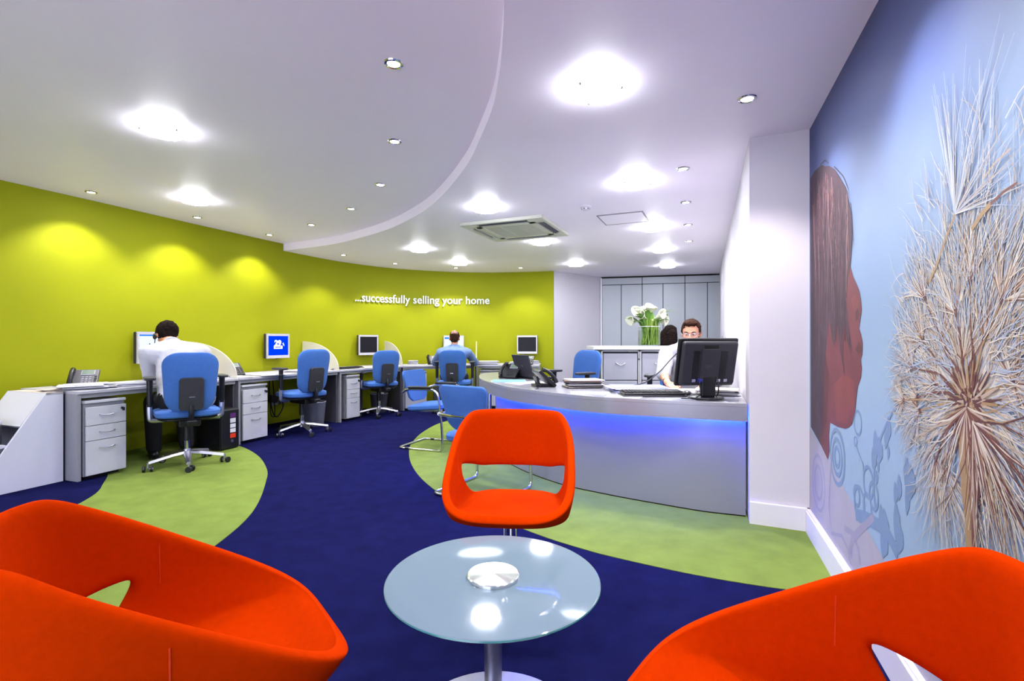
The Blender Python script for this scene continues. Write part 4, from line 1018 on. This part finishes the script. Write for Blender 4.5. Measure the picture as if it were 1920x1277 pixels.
# reception counter things
papers('turquoise folder with papers at the curved edge of the counter', (-.03, 4.84), .32, .24, 4, .15, CZ, [M_paper, mat('lilac_sheet', (160, 170, 235), .7), M_paper, mat('turquoise_card', (120, 215, 235), .6)], jit=.012, th=.003, name='folder', cat='folder')
papers('pale papers between the turquoise folder and the upright phone', (.13, 4.66), .28, .2, 5, .5, CZ, jit=.05)
phone('dark desk phone at the counter tip, behind the laptop', (-.02, 5.30), (.55, .83), CZ, True)
phone('dark upright desk phone seen from behind at the front edge of the counter', (.29, 4.35), (-.95, -.25), CZ, True)
lp = thing('laptop', 'open dark laptop seen from behind on the left of the counter', 'laptop', (.145, 5.22, CZ), heading((-.86, -.5)))
part('base', MB().box((0, -.12, .012), (.33, .235, .022)), M_black, lp, bev=.004)
Rl = Matrix.Rotation(radians(-18), 3, 'X')
part('lid', MB().box(Vector((0, .0, .022))+Rl @ Vector((0, 0, .122)), (.33, .014, .240), R=Rl), mat('laptop_grey', (62, 60, 72), .4, .2), lp, bev=.004)
part('laptop_screen', MB().box(Vector((0, .0, .022))+Rl @ Vector((0, -.0085, .122)), (.30, .002, .21), R=Rl), M_dark, lp)
part('lid_emblem', MB().cyl(Vector((0, .0, .022))+Rl @ Vector((0, .0065, .122)), Vector((0, .0, .022))+Rl @ Vector((0, .0082, .122)), .011), M_alu, lp)
papers('pile of glossy magazines with a white sheet on top, middle of the counter', (.62, 4.28), .30, .22, 10, .1, CZ, [M_black, M_paper2, M_satin, mat('magazine_brown', (120, 84, 76), .3), M_paper], th=.0065, jit=.022, name='magazine_pile', cat='magazines')
tag(part('blank_sheet', MB().box((0, 0, .001), (.30, .21, .002)), M_paper), 'single white sheet near the counter edge left of the leaflet', 'paper'); o = bpy.data.objects['blank_sheet']; o.location = (.60, 3.80, CZ); o.rotation_euler = (0, 0, -.1)
tag(part('leaflet', MB().box((0, 0, .0015), (.25, .18, .003)), mat('printed_leaflet', (226, 232, 244), .4, var=.12, scale=50)), 'printed white leaflet lying over the counter edge', 'leaflet'); o = bpy.data.objects['leaflet']; o.location = (.81, 3.57, CZ); o.rotation_euler = (0, 0, -.42)
papers('thick spread of white documents under the white-shirted arm', (1.02, 3.95), .42, .30, 9, .0, CZ, [M_paper, M_paper, mat('lilac_sheet', (160, 170, 235), .7)], th=.004, jit=.05, name='document_spread', cat='documents')
papers('white documents behind the black keyboard near the hands', (1.32, 3.86), .34, .22, 6, -.2, CZ, th=.003, jit=.04, name='document_spread', cat='documents')
keyboard('long black keyboard standing at the counter edge before the papers', (1.02, 3.62), .03, CZ+.012)
tag(part('keyboard_rest', MB().box((0, 0, .006), (.46, .17, .012)), M_satin, bev=.003), 'thin dark tray under the long black keyboard', 'tray'); o = bpy.data.objects['keyboard_rest']; o.location = (1.02, 3.62, CZ); o.rotation_euler = (0, 0, .03)
mo = thing('computer_mouse', 'dark mouse between the long keyboard and the black monitor stand', 'mouse', (1.29, 3.66, CZ), -.2); part('shell', MB().ell((0, 0, .016), (.032, .055, .02)), M_black, mo); part('wheel', MB().cyl((-.004, .02, .034), (.004, .02, .034), .008), M_alu, mo)
tag(part('mouse_mat', MB().box((0, 0, .001), (.20, .10, .002)), mat('mouse_mat_grey', (150, 156, 180), .7)), 'small grey mat lying at the counter edge left of the monitor stand', 'mat'); o = bpy.data.objects['mouse_mat']; o.location = (1.16, 3.40, CZ)
papers('stack of papers and dark folders against the white wall end of the counter', (1.50, 3.62), .26, .22, 8, -.35, CZ, [M_paper, M_satin, M_paper, M_paper2], th=.006, jit=.02)
tag(part('disc', MB().lathe([(.008, 0), (.06, 0), (.06, .0015), (.008, .0015)], n=36), mat('disc_silver', (200, 205, 225), .15, .8)), 'silver disc lying near the right end of the counter', 'disc'); bpy.data.objects['disc'].location = (1.44, 3.32, CZ)

# large black monitor, seen from behind
mn = thing('desktop_monitor', 'large black monitor seen from behind on the right of the counter', 'monitor', (1.335, 3.42, CZ), radians(8))
part('base', MB().lathe([(0, 0), (.115, 0), (.118, .006), (.105, .014), (.03, .022), (0, .022)], n=40), M_black, mn)
part('base_ring', MB().tube([(.112*cos(a*pi/20), .112*sin(a*pi/20), .012) for a in range(40)], .005, 8, True), M_satin, mn)
part('neck', MB().box((0, -.028, .09), (.10, .035, .14)), M_black, mn, bev=.008)
Rm = Matrix.Rotation(radians(13), 3, 'X'); mc = Vector((0, -.02, .252))
def mbx(c, d): return MB().box(mc+Rm @ Vector(c), d, R=Rm)
# +Y is the screen side (faces the man); -Y faces the camera
part('front_frame', mbx((0, .018, 0), (.43, .03, .335)), M_black, mn, bev=.01, seg=3)
part('back_shell', mbx((0, -.012, .0), (.40, .045, .305)), M_satin, mn, bev=.02, seg=3)
part('back_panel', mbx((0, -.037, -.005), (.13, .012, .22)), M_satin, mn, bev=.004)
part('screen', mbx((0, .0335, .005), (.39, .002, .295)), M_scr_b, mn)
part('vent_slot', mbx((0, -.035, .118), (.10, .006, .022)), M_dark, mn)
for x in (-.10, .10): part('side_channel', mbx((x, -.035, -.01), (.045, .003, .2)), M_black, mn)
tmm = text_mesh('FP2', .034, .0, .0004); mb = MB(); mb.add([mc+Rm @ Vector(((v.co.x-.03), -.0437-v.co.z, v.co.y-.03)) for v in tmm.vertices], [tuple(p.vertices) for p in tmm.polygons]); part('back_marking', mb, mat('embossed_grey', (72, 72, 84), .4), mn, smooth=0)
for x, m in ((-.12, M_chrome), (-.07, M_chrome), (.06, mat('blue_plug', (50, 50, 190), .3)), (.11, M_chrome)): part('connector', mbx((-x, -.04, -.115), (.028, .018, .022)), m, mn, bev=.003)
part('power_cable', MB().tube(smoothpath([(-.07, -.045, .14), (-.075, -.06, .09), (-.065, -.05, .04), (-.10, -.02, .01), (-.17, .02, .006)], 5), .004, 7), M_black, mn)
part('signal_cable', MB().tube(smoothpath([(.06, -.045, .15), (.06, -.06, .09), (.07, -.03, .03), (.09, .06, .01)], 5), .004, 7), M_black, mn)
# curly phone cable rising to the ear of the man in glasses
tag(part('handset_cord', MB().tube(smoothpath([(.93, 4.05, .775), (1.1, 4.12, .80), (1.25, 4.22, .88), (1.38, 4.30, .99), (1.47, 4.32, 1.07)], 6), .005, 7), M_satin), 'thin grey phone cord sagging from the man in glasses to the counter', 'cord')

# bins, computers, sockets and cables under the desks
def bin_(label, c, h=.30, r0=.11, r1=.14, m=None):
    t = thing('waste_bin', label, 'bin', (c[0], c[1], 0), 0, 'grey waste bins under the desks'); m = m or mat('bin_grey', (92, 94, 112), .5, var=.03)
    part('body', MB().lathe([(0, .0), (r0, .0), (r1, h), (r1-.006, h), (r0-.006, .008), (0, .008)], n=36), m, t)
    part('rim', MB().tube([((r1-.002)*cos(a*pi/18), (r1-.002)*sin(a*pi/18), h) for a in range(36)], .006, 8, True), M_grey, t)
    part('rubbish', MB().box((0.02, 0, h-.03), (.1, .08, .08), .5).box((-.04, .03, h-.05), (.08, .06, .06), 1.2), M_paper2, t)
    return t
bin_('dark grey waste bin with paper in it behind the nearest blue chair', (-3.42, 5.43), .30, m=mat('bin_charcoal', (58, 60, 72), .5))
bin_('mid grey round waste bin behind the second blue chair', (-2.68, 6.72), .32, .12, .15)
bin_('dark waste bin under the third desk right of the chair', (-2.14, 7.98), .30, m=MATS['bin_charcoal'])
def tower(label, c, f, d=(.19, .42, .40), sticker=True):
    t = thing('computer_tower', label, 'computer', (c[0], c[1], 0), heading(f), 'black computer towers under the desks')
    part('case', MB().box((0, 0, d[2]/2+.01), d), M_black, t, bev=.006)
    part('front_bezel', MB().box((0, -d[1]/2-.006, d[2]/2+.01), (d[0]-.01, .016, d[2]-.02)), M_black, t, bev=.006)
    part('foot', MB().box((0, 0, .005), (d[0]-.04, d[1]-.06, .01)), M_dark, t)
    part('power_button', MB().cyl((.02, -d[1]/2-.014, .09), (.02, -d[1]/2-.018, .09), .016, n=18), M_alu, t)
    if sticker:
        for k, (zz, hh, rgb, nm) in enumerate(((.36, .05, (96, 40, 120), 'purple'), (.305, .05, (235, 235, 245), 'white'), (.25, .045, (230, 230, 240), 'white'), (.20, .045, (235, 235, 245), 'white'), (.145, .05, (230, 60, 30), 'red'))):
            part('sticker', MB().box((.03, -d[1]/2-.0145, zz), (.065, .001, hh-.004)), mat('sticker_'+nm, rgb, .4), t)
    return t
tower('black computer tower with red and white stickers beside the second pedestal', (-3.12, 5.285), (-.93, .36), (.22, .30, .42))
tower('slim black computer tower right of the narrow-looking pedestal', (-2.42, 7.50), (-.925, .38), (.1, .3, .42), False)
tower('black computer tower right of the pedestal behind the left visitor chair', (-1.24, 8.55), (0, 1), (.18, .36, .36), False)
for k, (u, v, l) in enumerate(((512, 752, 'double socket box with plugged black lead, below the blue lit screen'), (529, 749, 'data socket box right of the plugged one, below the blue lit screen'))):
    p, t_ = wallat(wall_s(u)); n_ = Vector((t_.y, -t_.x)); zz = H-(v-CY)*p.y/F
    t = thing('wall_socket', l, 'socket', (p.x+n_.x*.022, p.y+n_.y*.022, zz), math.atan2(t_.y, t_.x))
    part('plate', MB().box((0, 0, 0), (.11, .035, .11)), M_grey, t, bev=.004); part('socket_face', MB().box((0, -.019, 0), (.07, .004, .05)), M_ped_side if k else M_black, t)
p, t_ = wallat(wall_s(498)); n_ = Vector((t_.y, -t_.x)); c0 = Vector((p.x+n_.x*.1, p.y+n_.y*.1, 0))
cb = MB(); tt = Vector((t_.x, t_.y, 0))
cb.tube(smoothpath([c0+Vector((0, 0, .70)), c0+tt*-.03+Vector((0, 0, .5)), c0+tt*.02+Vector((0, 0, .2)), c0+tt*.10+Vector((0, 0, .10)), c0+tt*.20+Vector((0, 0, .22)), c0+tt*.18+Vector((0, 0, .33))], 6), .008, 7)
cb.tube(smoothpath([c0+tt*.02+Vector((0, 0, .66)), c0+tt*.05+Vector((0, 0, .4)), c0+tt*.06+Vector((0, 0, .13)), c0+tt*.0+Vector((0, 0, .15)), c0+tt*-.01+Vector((0, 0, .36))], 6), .007, 7)
cb.box(c0+tt*.04+Vector((0, 0, .36)), (.11, .05, .10), math.atan2(t_.y, t_.x))
tag(part('cable_loop', cb, M_black), 'tangle of black cables looping down below the second desk', 'cables')
# ------------------------------------------------------------------ people
def skinned(mb, name, mats, parent=None, vox=.009, smooth=4, paint=None):
    tmp = link('tmp', mb.mesh('tmp', [M_skin], 0)); r = tmp.modifiers.new('r', 'REMESH'); r.mode = 'VOXEL'; r.voxel_size = vox; r.use_smooth_shade = True
    s_ = tmp.modifiers.new('s', 'SMOOTH'); s_.factor = .5; s_.iterations = smooth
    dg = bpy.context.evaluated_depsgraph_get(); me = bpy.data.meshes.new_from_object(tmp.evaluated_get(dg)); bpy.data.objects.remove(tmp)
    me.name = name; me.materials.clear()
    for m in (mats if isinstance(mats, list) else [mats]): me.materials.append(m)
    for p in me.polygons: p.material_index = paint(p.center) if paint else 0
    me.shade_smooth(); return link(name, me, parent)
def V(*a): return Vector(a)
def hand(mb, w, f, nrm, side, curl=.5, s=1.0):
    """w wrist, f direction of the fingers, nrm back-of-hand normal, side +1/-1 where the thumb is"""
    f = f.normalized(); nrm = (nrm-f*nrm.dot(f)).normalized(); x = f.cross(nrm).normalized()*side
    mb.cap(w, .026*s, w+f*.03*s, .027*s)
    for q, L_ in ((-.030, .062), (-.010, .074), (.010, .080), (.030, .072)):
        b0 = w+f*.035*s+x*q*.8*s; b1 = w+f*.088*s+x*q*s
        mb.cap(b0, .0135*s, b1, .0105*s)
        d = f; p = b1
        for k, fr_ in enumerate((.42, .33, .25)):
            d = (d*cos(curl*.8)-nrm*sin(curl*.8)).normalized() if k or curl else d
            e_ = p+d*L_*fr_*1.1*s; mb.cap(p, (.0088-.0006*k)*s, e_, (.0082-.0006*k)*s); p = e_
            nr2 = (nrm*cos(curl*.8)+f*sin(curl*.8)).normalized()
    t0 = w+f*.025*s+x*.026*s; t1 = t0+(f*.75+x*.7-nrm*.25).normalized()*.042*s; t2 = t1+(f*.95+x*.2-nrm*.3).normalized()*.03*s
    mb.cap(t0, .0135*s, t1, .0105*s); mb.cap(t1, .0105*s, t2, .0085*s)
def head(mb, c, R, s=1.0, face=True):
    def P(x, y, z): return c+R @ Vector((x, y, z))*s
    mb.ell(P(0, -.008, .025), (.076*s, .098*s, .094*s), R, 22, 14)
    mb.ell(P(0, .022, -.035), (.060*s, .068*s, .080*s), R, 20, 12)
    mb.ell(P(0, .046, -.083), (.034*s, .030*s, .026*s), R)                 # chin
    mb.cap(P(0, .088, .012), .009*s, P(0, .106, -.022), .0125*s)             # nose
    mb.ell(P(.010, .094, -.026), (.008*s,)*3, R); mb.ell(P(-.010, .094, -.026), (.008*s,)*3, R)
    mb.ell(P(0, .083, -.052), (.024*s, .011*s, .005*s), R); mb.ell(P(0, .081, -.061), (.021*s, .011*s, .006*s), R)   # lips
    mb.ell(P(0, .078, .026), (.050*s, .018*s, .010*s), R)                   # brow
    for q in (-1, 1):
        mb.ell(P(q*.044, .058, -.022), (.020*s, .020*s, .018*s), R)
        mb.ell(P(q*.079, -.012, -.008), (.010*s, .020*s, .032*s), R @ Matrix.Rotation(q*.35, 3, 'Z'))
def person(name_label, group, spec):
    t = thing('person', name_label, 'person', spec['pelvis'], 0)
    o0 = Vector(spec['pelvis']); J_ = {k: Vector(v)-o0 for k, v in spec.items() if k in ('pelvis', 'waist', 'chest', 'neck', 'head', 'ls', 'rs', 'le', 're', 'lw', 'rw', 'lh', 'rh', 'lk', 'rk', 'la', 'ra')}
    R = frame(spec['face'], spec.get('headup', (0, 0, 1))); bf = Vector(spec['fwd']).normalized()
    b = MB(); g = spec.get('girth', 1.0)
    head(b, J_['head'], R); b.cap(J_['neck'], .056, J_['head']+R @ V(0, -.02, -.05), .052)
    def torso(m, e, top=True):
        lh, rh = J_['lh'], J_['rh']; ls, rs = J_['ls'], J_['rs']
        m.cap(lh, .105*g+e, rh, .105*g+e)
        for a, b_, ra, rb in ((lh, J_['chest']*.7+ls*.3, .10*g, .10*g), (rh, J_['chest']*.7+rs*.3, .10*g, .10*g), (J_['pelvis'], J_['waist'], .12*g, .125*g), (J_['waist'], J_['chest'], .125*g, .13*g)): m.cap(a, ra+e, b_, rb+e)
        m.cap(J_['chest'], .13*g+e, J_['neck'], .062+e); m.cap(ls, .062+e, J_['neck'], .058+e); m.cap(rs, .062+e, J_['neck'], .058+e)
        m.cap(ls, .062+e, J_['chest'], .11*g+e); m.cap(rs, .062+e, J_['chest'], .11*g+e)
    torso(b, 0)
    for s_, e_, w_ in (('ls', 'le', 'lw'), ('rs', 're', 'rw')):
        b.cap(J_[s_], .054, J_[e_], .042); b.cap(J_[e_], .041, J_[w_], .027)
    for s_, k_, a_ in (('lh', 'lk', 'la'), ('rh', 'rk', 'ra')):
        b.cap(J_[s_], .088, J_[k_], .056); b.cap(J_[k_], .056, J_[a_], .038)
        ft = J_[a_]+Vector((bf.x, bf.y, 0)).normalized()*.14; ft.z = .035-o0.z; b.cap(J_[a_]*1+V(0, 0, -.02), .038, ft, .028)
    for w_, s_, key in (('lw', -1, 'lhand'), ('rw', 1, 'rhand')):
        f_, n_, cu = spec[key]; hand(b, J_[w_], Vector(f_), Vector(n_), -s_, cu)
    skinned(b, 'body', [M_skin], t, vox=.0062, smooth=3)
    # shirt
    m = MB(); e = .014; torso(m, e)
    for s_, e_, w_ in (('ls', 'le', 'lw'), ('rs', 're', 'rw')):
        fr = spec['sleeve']
        if fr <= 1: m.cap(J_[s_], .054+e+.01, J_[s_].lerp(J_[e_], fr), .046+e+.008)
        else: m.cap(J_[s_], .054+e+.006, J_[e_], .044+e+.006); m.cap(J_[e_], .044+e+.006, J_[e_].lerp(J_[w_], fr-1), .036+e)
    for a, b_, r in spec.get('folds', []): m.cap(Vector(a)-o0, r, Vector(b_)-o0, r*.6)
    sh_ = skinned(m, 'shirt', [spec['shirt']], t, vox=.011, smooth=3)
    d = bpy.data.textures.get('cloth') or bpy.data.textures.new('cloth', 'CLOUDS'); d.noise_scale = .09
    dm = sh_.modifiers.new('creases', 'DISPLACE'); dm.texture = d; dm.strength = .015; dm.mid_level = .55
    nk = J_['neck']; hd = (J_['head']-nk).normalized()
    cl = MB(); ring_ = []
    ce = hd.cross(V(1, 0, 0)).normalized(); cf = hd.cross(ce)
    cl.tube([nk+hd*.022+ce*.068*cos(a*pi/12)+cf*.064*sin(a*pi/12) for a in range(24)], .013, 8, True, flat=1.6)
    part('collar', cl, spec['shirt'], t)
    # trousers, belt and shoes
    m = MB(); e = .016; m.cap(J_['lh'], .105*g+e, J_['rh'], .105*g+e)
    for s_, k_, a_ in (('lh', 'lk', 'la'), ('rh', 'rk', 'ra')):
        m.cap(J_[s_], .095+e, J_[k_], .060+e); m.cap(J_[k_], .060+e, J_[a_], .050+e)
    skinned(m, 'trousers', [M_trous], t, vox=.012, smooth=3)
    for a_ in ('la', 'ra'):
        m = MB(); ff = Vector((bf.x, bf.y, 0)).normalized(); p = J_[a_].copy(); p.z = .045-o0.z
        m.cap(p-ff*.05, .042, p+ff*.05, .046); q = p+ff*.17; q.z = .034-o0.z; m.cap(p+ff*.05, .046, q, .034); m.box(p+ff*.06-V(0, 0, .037), (.09, .27, .012), heading(ff))
        skinned(m, 'shoe', [M_black], t, vox=.009, smooth=2)
    # hair
    c = J_['head']
    def P(x, y, z): return c+R @ Vector((x, y, z))
    h = MB(); spec['hair'](h, P, R)
    ho = skinned(h, 'hair', spec['hairmat'], t, vox=.007, smooth=1, paint=spec.get('paint'))
    d = bpy.data.textures.get('hairtex') or bpy.data.textures.new('hairtex', 'CLOUDS'); d.noise_scale = .018
    dm = ho.modifiers.new('tufts', 'DISPLACE'); dm.texture = d; dm.strength = .016; dm.mid_level = .5
    # eyes and brows
    for q in (-1, 1):
        ey = part('eye', MB().ell(P(q*.031, .073, .006), (.012, .012, .0105), R), mat('eye_white', (235, 232, 230), .2, var=0), t)
        part('iris', MB().ell(P(q*.031, .0815, .005), (.0055, .004, .0055), R), M_hair1, ey)
        part('eyebrow', MB().tube([P(q*.013, .090, .024), P(q*.030, .092, .030), P(q*.048, .080, .027)], [.0035, .0045, .0025], 6), M_hair2, t)
    return t, P, R
def short_hair(h, P, R, vol=1.0):
    h.ell(P(0, -.020, .040), (.084*vol, .100*vol, .092*vol), R, 22, 14)
    h.ell(P(0, .030, .088), (.066, .058, .038), R); h.ell(P(0, -.055, -.01), (.072, .058, .075), R)
    for q in (-1, 1): h.ell(P(q*.068, .015, .03), (.016, .035, .040), R)
# the man bent over the nearest desk
p1, P1, R1 = person('man in white shirt bent over the nearest desk with his back turned', None, dict(
    pelvis=(-3.03, 4.62, .625), waist=(-3.08, 4.68, .76), chest=(-3.19, 4.78, .97), neck=(-3.33, 4.86, 1.10), head=(-3.46, 4.97, 1.20), fwd=(-.62, .70, 0),
    face=(-.72, .60, -.62), headup=(-.35, .5, .9), ls=(-3.43, 4.66, 1.03), rs=(-3.07, 4.92, 1.03), le=(-3.50, 4.80, .79), re=(-3.12, 5.12, .80), lw=(-3.56, 5.04, .775), rw=(-3.30, 5.33, .775),
    lh=(-3.11, 4.55, .61), rh=(-2.95, 4.70, .61), lk=(-3.47, 4.79, .56), rk=(-3.30, 4.97, .55), la=(-3.50, 4.85, .10), ra=(-3.32, 5.06, .10),
    lhand=((.3, .9, -.1), (0, 0, 1), .25), rhand=((-.5, .7, -.1), (0, 0, 1), .25), sleeve=1.75, shirt=M_shirt_w, girth=1.08, hair=lambda h, P, R: short_hair(h, P, R, 1.16), hairmat=[M_hair1]))
part('phone_headset', MB().ell(P1(-.093, .02, -.01), (.018, .03, .035), R1).tube([P1(-.09, .03, -.03), P1(-.085, .07, -.06), P1(-.05, .10, -.075)], .004), M_black, p1)
part('wristwatch', MB().tube([Vector((-3.51, 4.98, .782))-p1.location+V(.034*cos(a), .0, .034*sin(a)) for a in [k*pi/8 for k in range(16)]], .007, 6, True), M_alu, p1)
# the man in pale blue
def bald(p):
    l = R2_.transposed() @ (p-H2_); return 1 if (l.z > .045 and l.y < .03 and abs(l.x) < .055 and l.y > -.125 and l.z+l.y*.4 > .02) else 0
H2_ = Vector((-.945, 8.17, 1.185))-Vector((-.93, 7.86, .575)); R2_ = frame((-.03, 1, -.18))
p2_, P2, R2b = person('balding man in a pale blue shirt typing at the fourth desk', None, dict(
    pelvis=(-.93, 7.86, .575), waist=(-.93, 7.90, .70), chest=(-.94, 8.02, .89), neck=(-.945, 8.12, 1.03), head=(-.945, 8.17, 1.185), fwd=(0, 1, 0),
    face=(-.03, 1, -.18), ls=(-1.16, 8.07, .95), rs=(-.72, 8.07, .95), le=(-1.28, 8.26, .785), re=(-.62, 8.30, .785), lw=(-1.10, 8.50, .775), rw=(-.68, 8.50, .785),
    lh=(-1.02, 7.86, .565), rh=(-.84, 7.86, .565), lk=(-1.08, 8.28, .55), rk=(-.80, 8.28, .55), la=(-1.10, 8.30, .10), ra=(-.80, 8.32, .10),
    lhand=((.35, .9, -.1), (0, 0, 1), .3), rhand=((-.12, 1, -.15), (0, 0, 1), .35), sleeve=1.85, shirt=M_shirt_b, girth=1.12, hair=lambda h, P, R: short_hair(h, P, R, .97),
    hairmat=[M_hair2, mat('scalp', (150, 98, 88), .5, var=.08)], paint=bald))
# the man in glasses behind the counter
p3_, P3, R3 = person('man in white shirt and glasses seated behind the large black monitor', None, dict(
    pelvis=(1.60, 4.66, .575), waist=(1.60, 4.64, .72), chest=(1.60, 4.56, .93), neck=(1.60, 4.49, 1.085), head=(1.60, 4.43, 1.215), fwd=(-.3, -.95, 0),
    face=(-.45, -.92, -.22), ls=(1.78, 4.44, 1.02), rs=(1.43, 4.58, 1.02), le=(1.72, 4.16, .82), re=(1.31, 4.30, .86), lw=(1.55, 3.98, .785), rw=(1.275, 4.06, .800),
    lh=(1.68, 4.63, .565), rh=(1.52, 4.69, .565), lk=(1.56, 4.27, .55), rk=(1.36, 4.36, .55), la=(1.55, 4.25, .10), ra=(1.34, 4.32, .10),
    lhand=((-.5, -.8, -.15), (0, 0, 1), .3), rhand=((.25, -.95, -.25), (-.2, 0, 1), .45), sleeve=1.15, shirt=M_shirt_w, girth=.95, hair=lambda h, P, R: (h.ell(P(0, -.022, .042), (.083, .098, .086), R, 22, 14), h.ell(P(.0, .045, .097), (.062, .045, .024), R), h.ell(P(0, -.055, -.01), (.070, .058, .07), R), [h.ell(P(q*.072, .005, .03), (.013, .030, .042), R) for q in (-1, 1)]),
    hairmat=[M_hair2]))
gl_ = MB()
for q in (-1, 1):
    gl_.tube([P3(q*.033+.025*cos(a*pi/10), .104, .004+.017*sin(a*pi/10)) for a in range(20)], .0016, 6, True)
    gl_.tube([P3(q*.058, .103, .01), P3(q*.080, .06, .012), P3(q*.082, -.01, .01)], .0016, 6)
gl_.tube([P3(-.009, .105, .006), P3(.009, .105, .006)], .0016, 6)
part('glasses', gl_, M_alu, p3_)
part('wristwatch', MB().tube([Vector((1.283, 4.11, .806))-p3_.location+V(.031*cos(a), .0, .031*sin(a)) for a in [k*pi/8 for k in range(16)]], .007, 6, True), M_black, p3_)
# the long-haired woman behind the cabinets
def long_hair(h, P, R):
    short_hair(h, P, R, 1.06)
    for q in (-.05, 0, .05): h.cap(P(q, -.06, .0), .07, P(q*1.6, -.09, -.20), .055)
    h.cap(P(-.075, 0, .0), .03, P(-.10, -.02, -.2), .03); h.cap(P(.075, 0, .0), .03, P(.10, -.02, -.2), .03)
person('long-haired dark woman with her head turned away behind the filing cabinets', None, dict(
    pelvis=(2.26, 7.05, .60), waist=(2.26, 7.05, .74), chest=(2.26, 7.06, .96), neck=(2.26, 7.07, 1.10), head=(2.265, 7.08, 1.235), fwd=(.4, .9, 0),
    face=(.75, .6, -.1), ls=(2.10, 7.14, 1.04), rs=(2.42, 6.98, 1.04), le=(2.14, 7.34, .86), re=(2.54, 7.16, .86), lw=(2.28, 7.52, .80), rw=(2.56, 7.40, .80),
    lh=(2.19, 7.09, .59), rh=(2.34, 7.02, .59), lk=(2.36, 7.45, .56), rk=(2.50, 7.38, .56), la=(2.38, 7.47, .10), ra=(2.52, 7.40, .10),
    lhand=((.4, .9, 0), (0, 0, 1), .3), rhand=((.3, .9, 0), (0, 0, 1), .3), sleeve=1.6, shirt=mat('pale_blue_blouse', (168, 190, 226), .8), girth=.85, hair=long_hair, hairmat=[M_hair1]))
st = thing('stool', 'grey stool hidden behind the filing cabinets under the long-haired woman', 'stool', (2.26, 7.05, 0))
part('seat', MB().lathe([(0, .44), (.18, .44), (.19, .46), (.18, .485), (0, .49)]), M_satin, st); part('column', MB().cyl((0, 0, .02), (0, 0, .44), .025), M_chrome, st); part('base_disc', MB().lathe([(0, 0), (.2, 0), (.2, .012), (.03, .025), (0, .025)]), M_chrome, st)
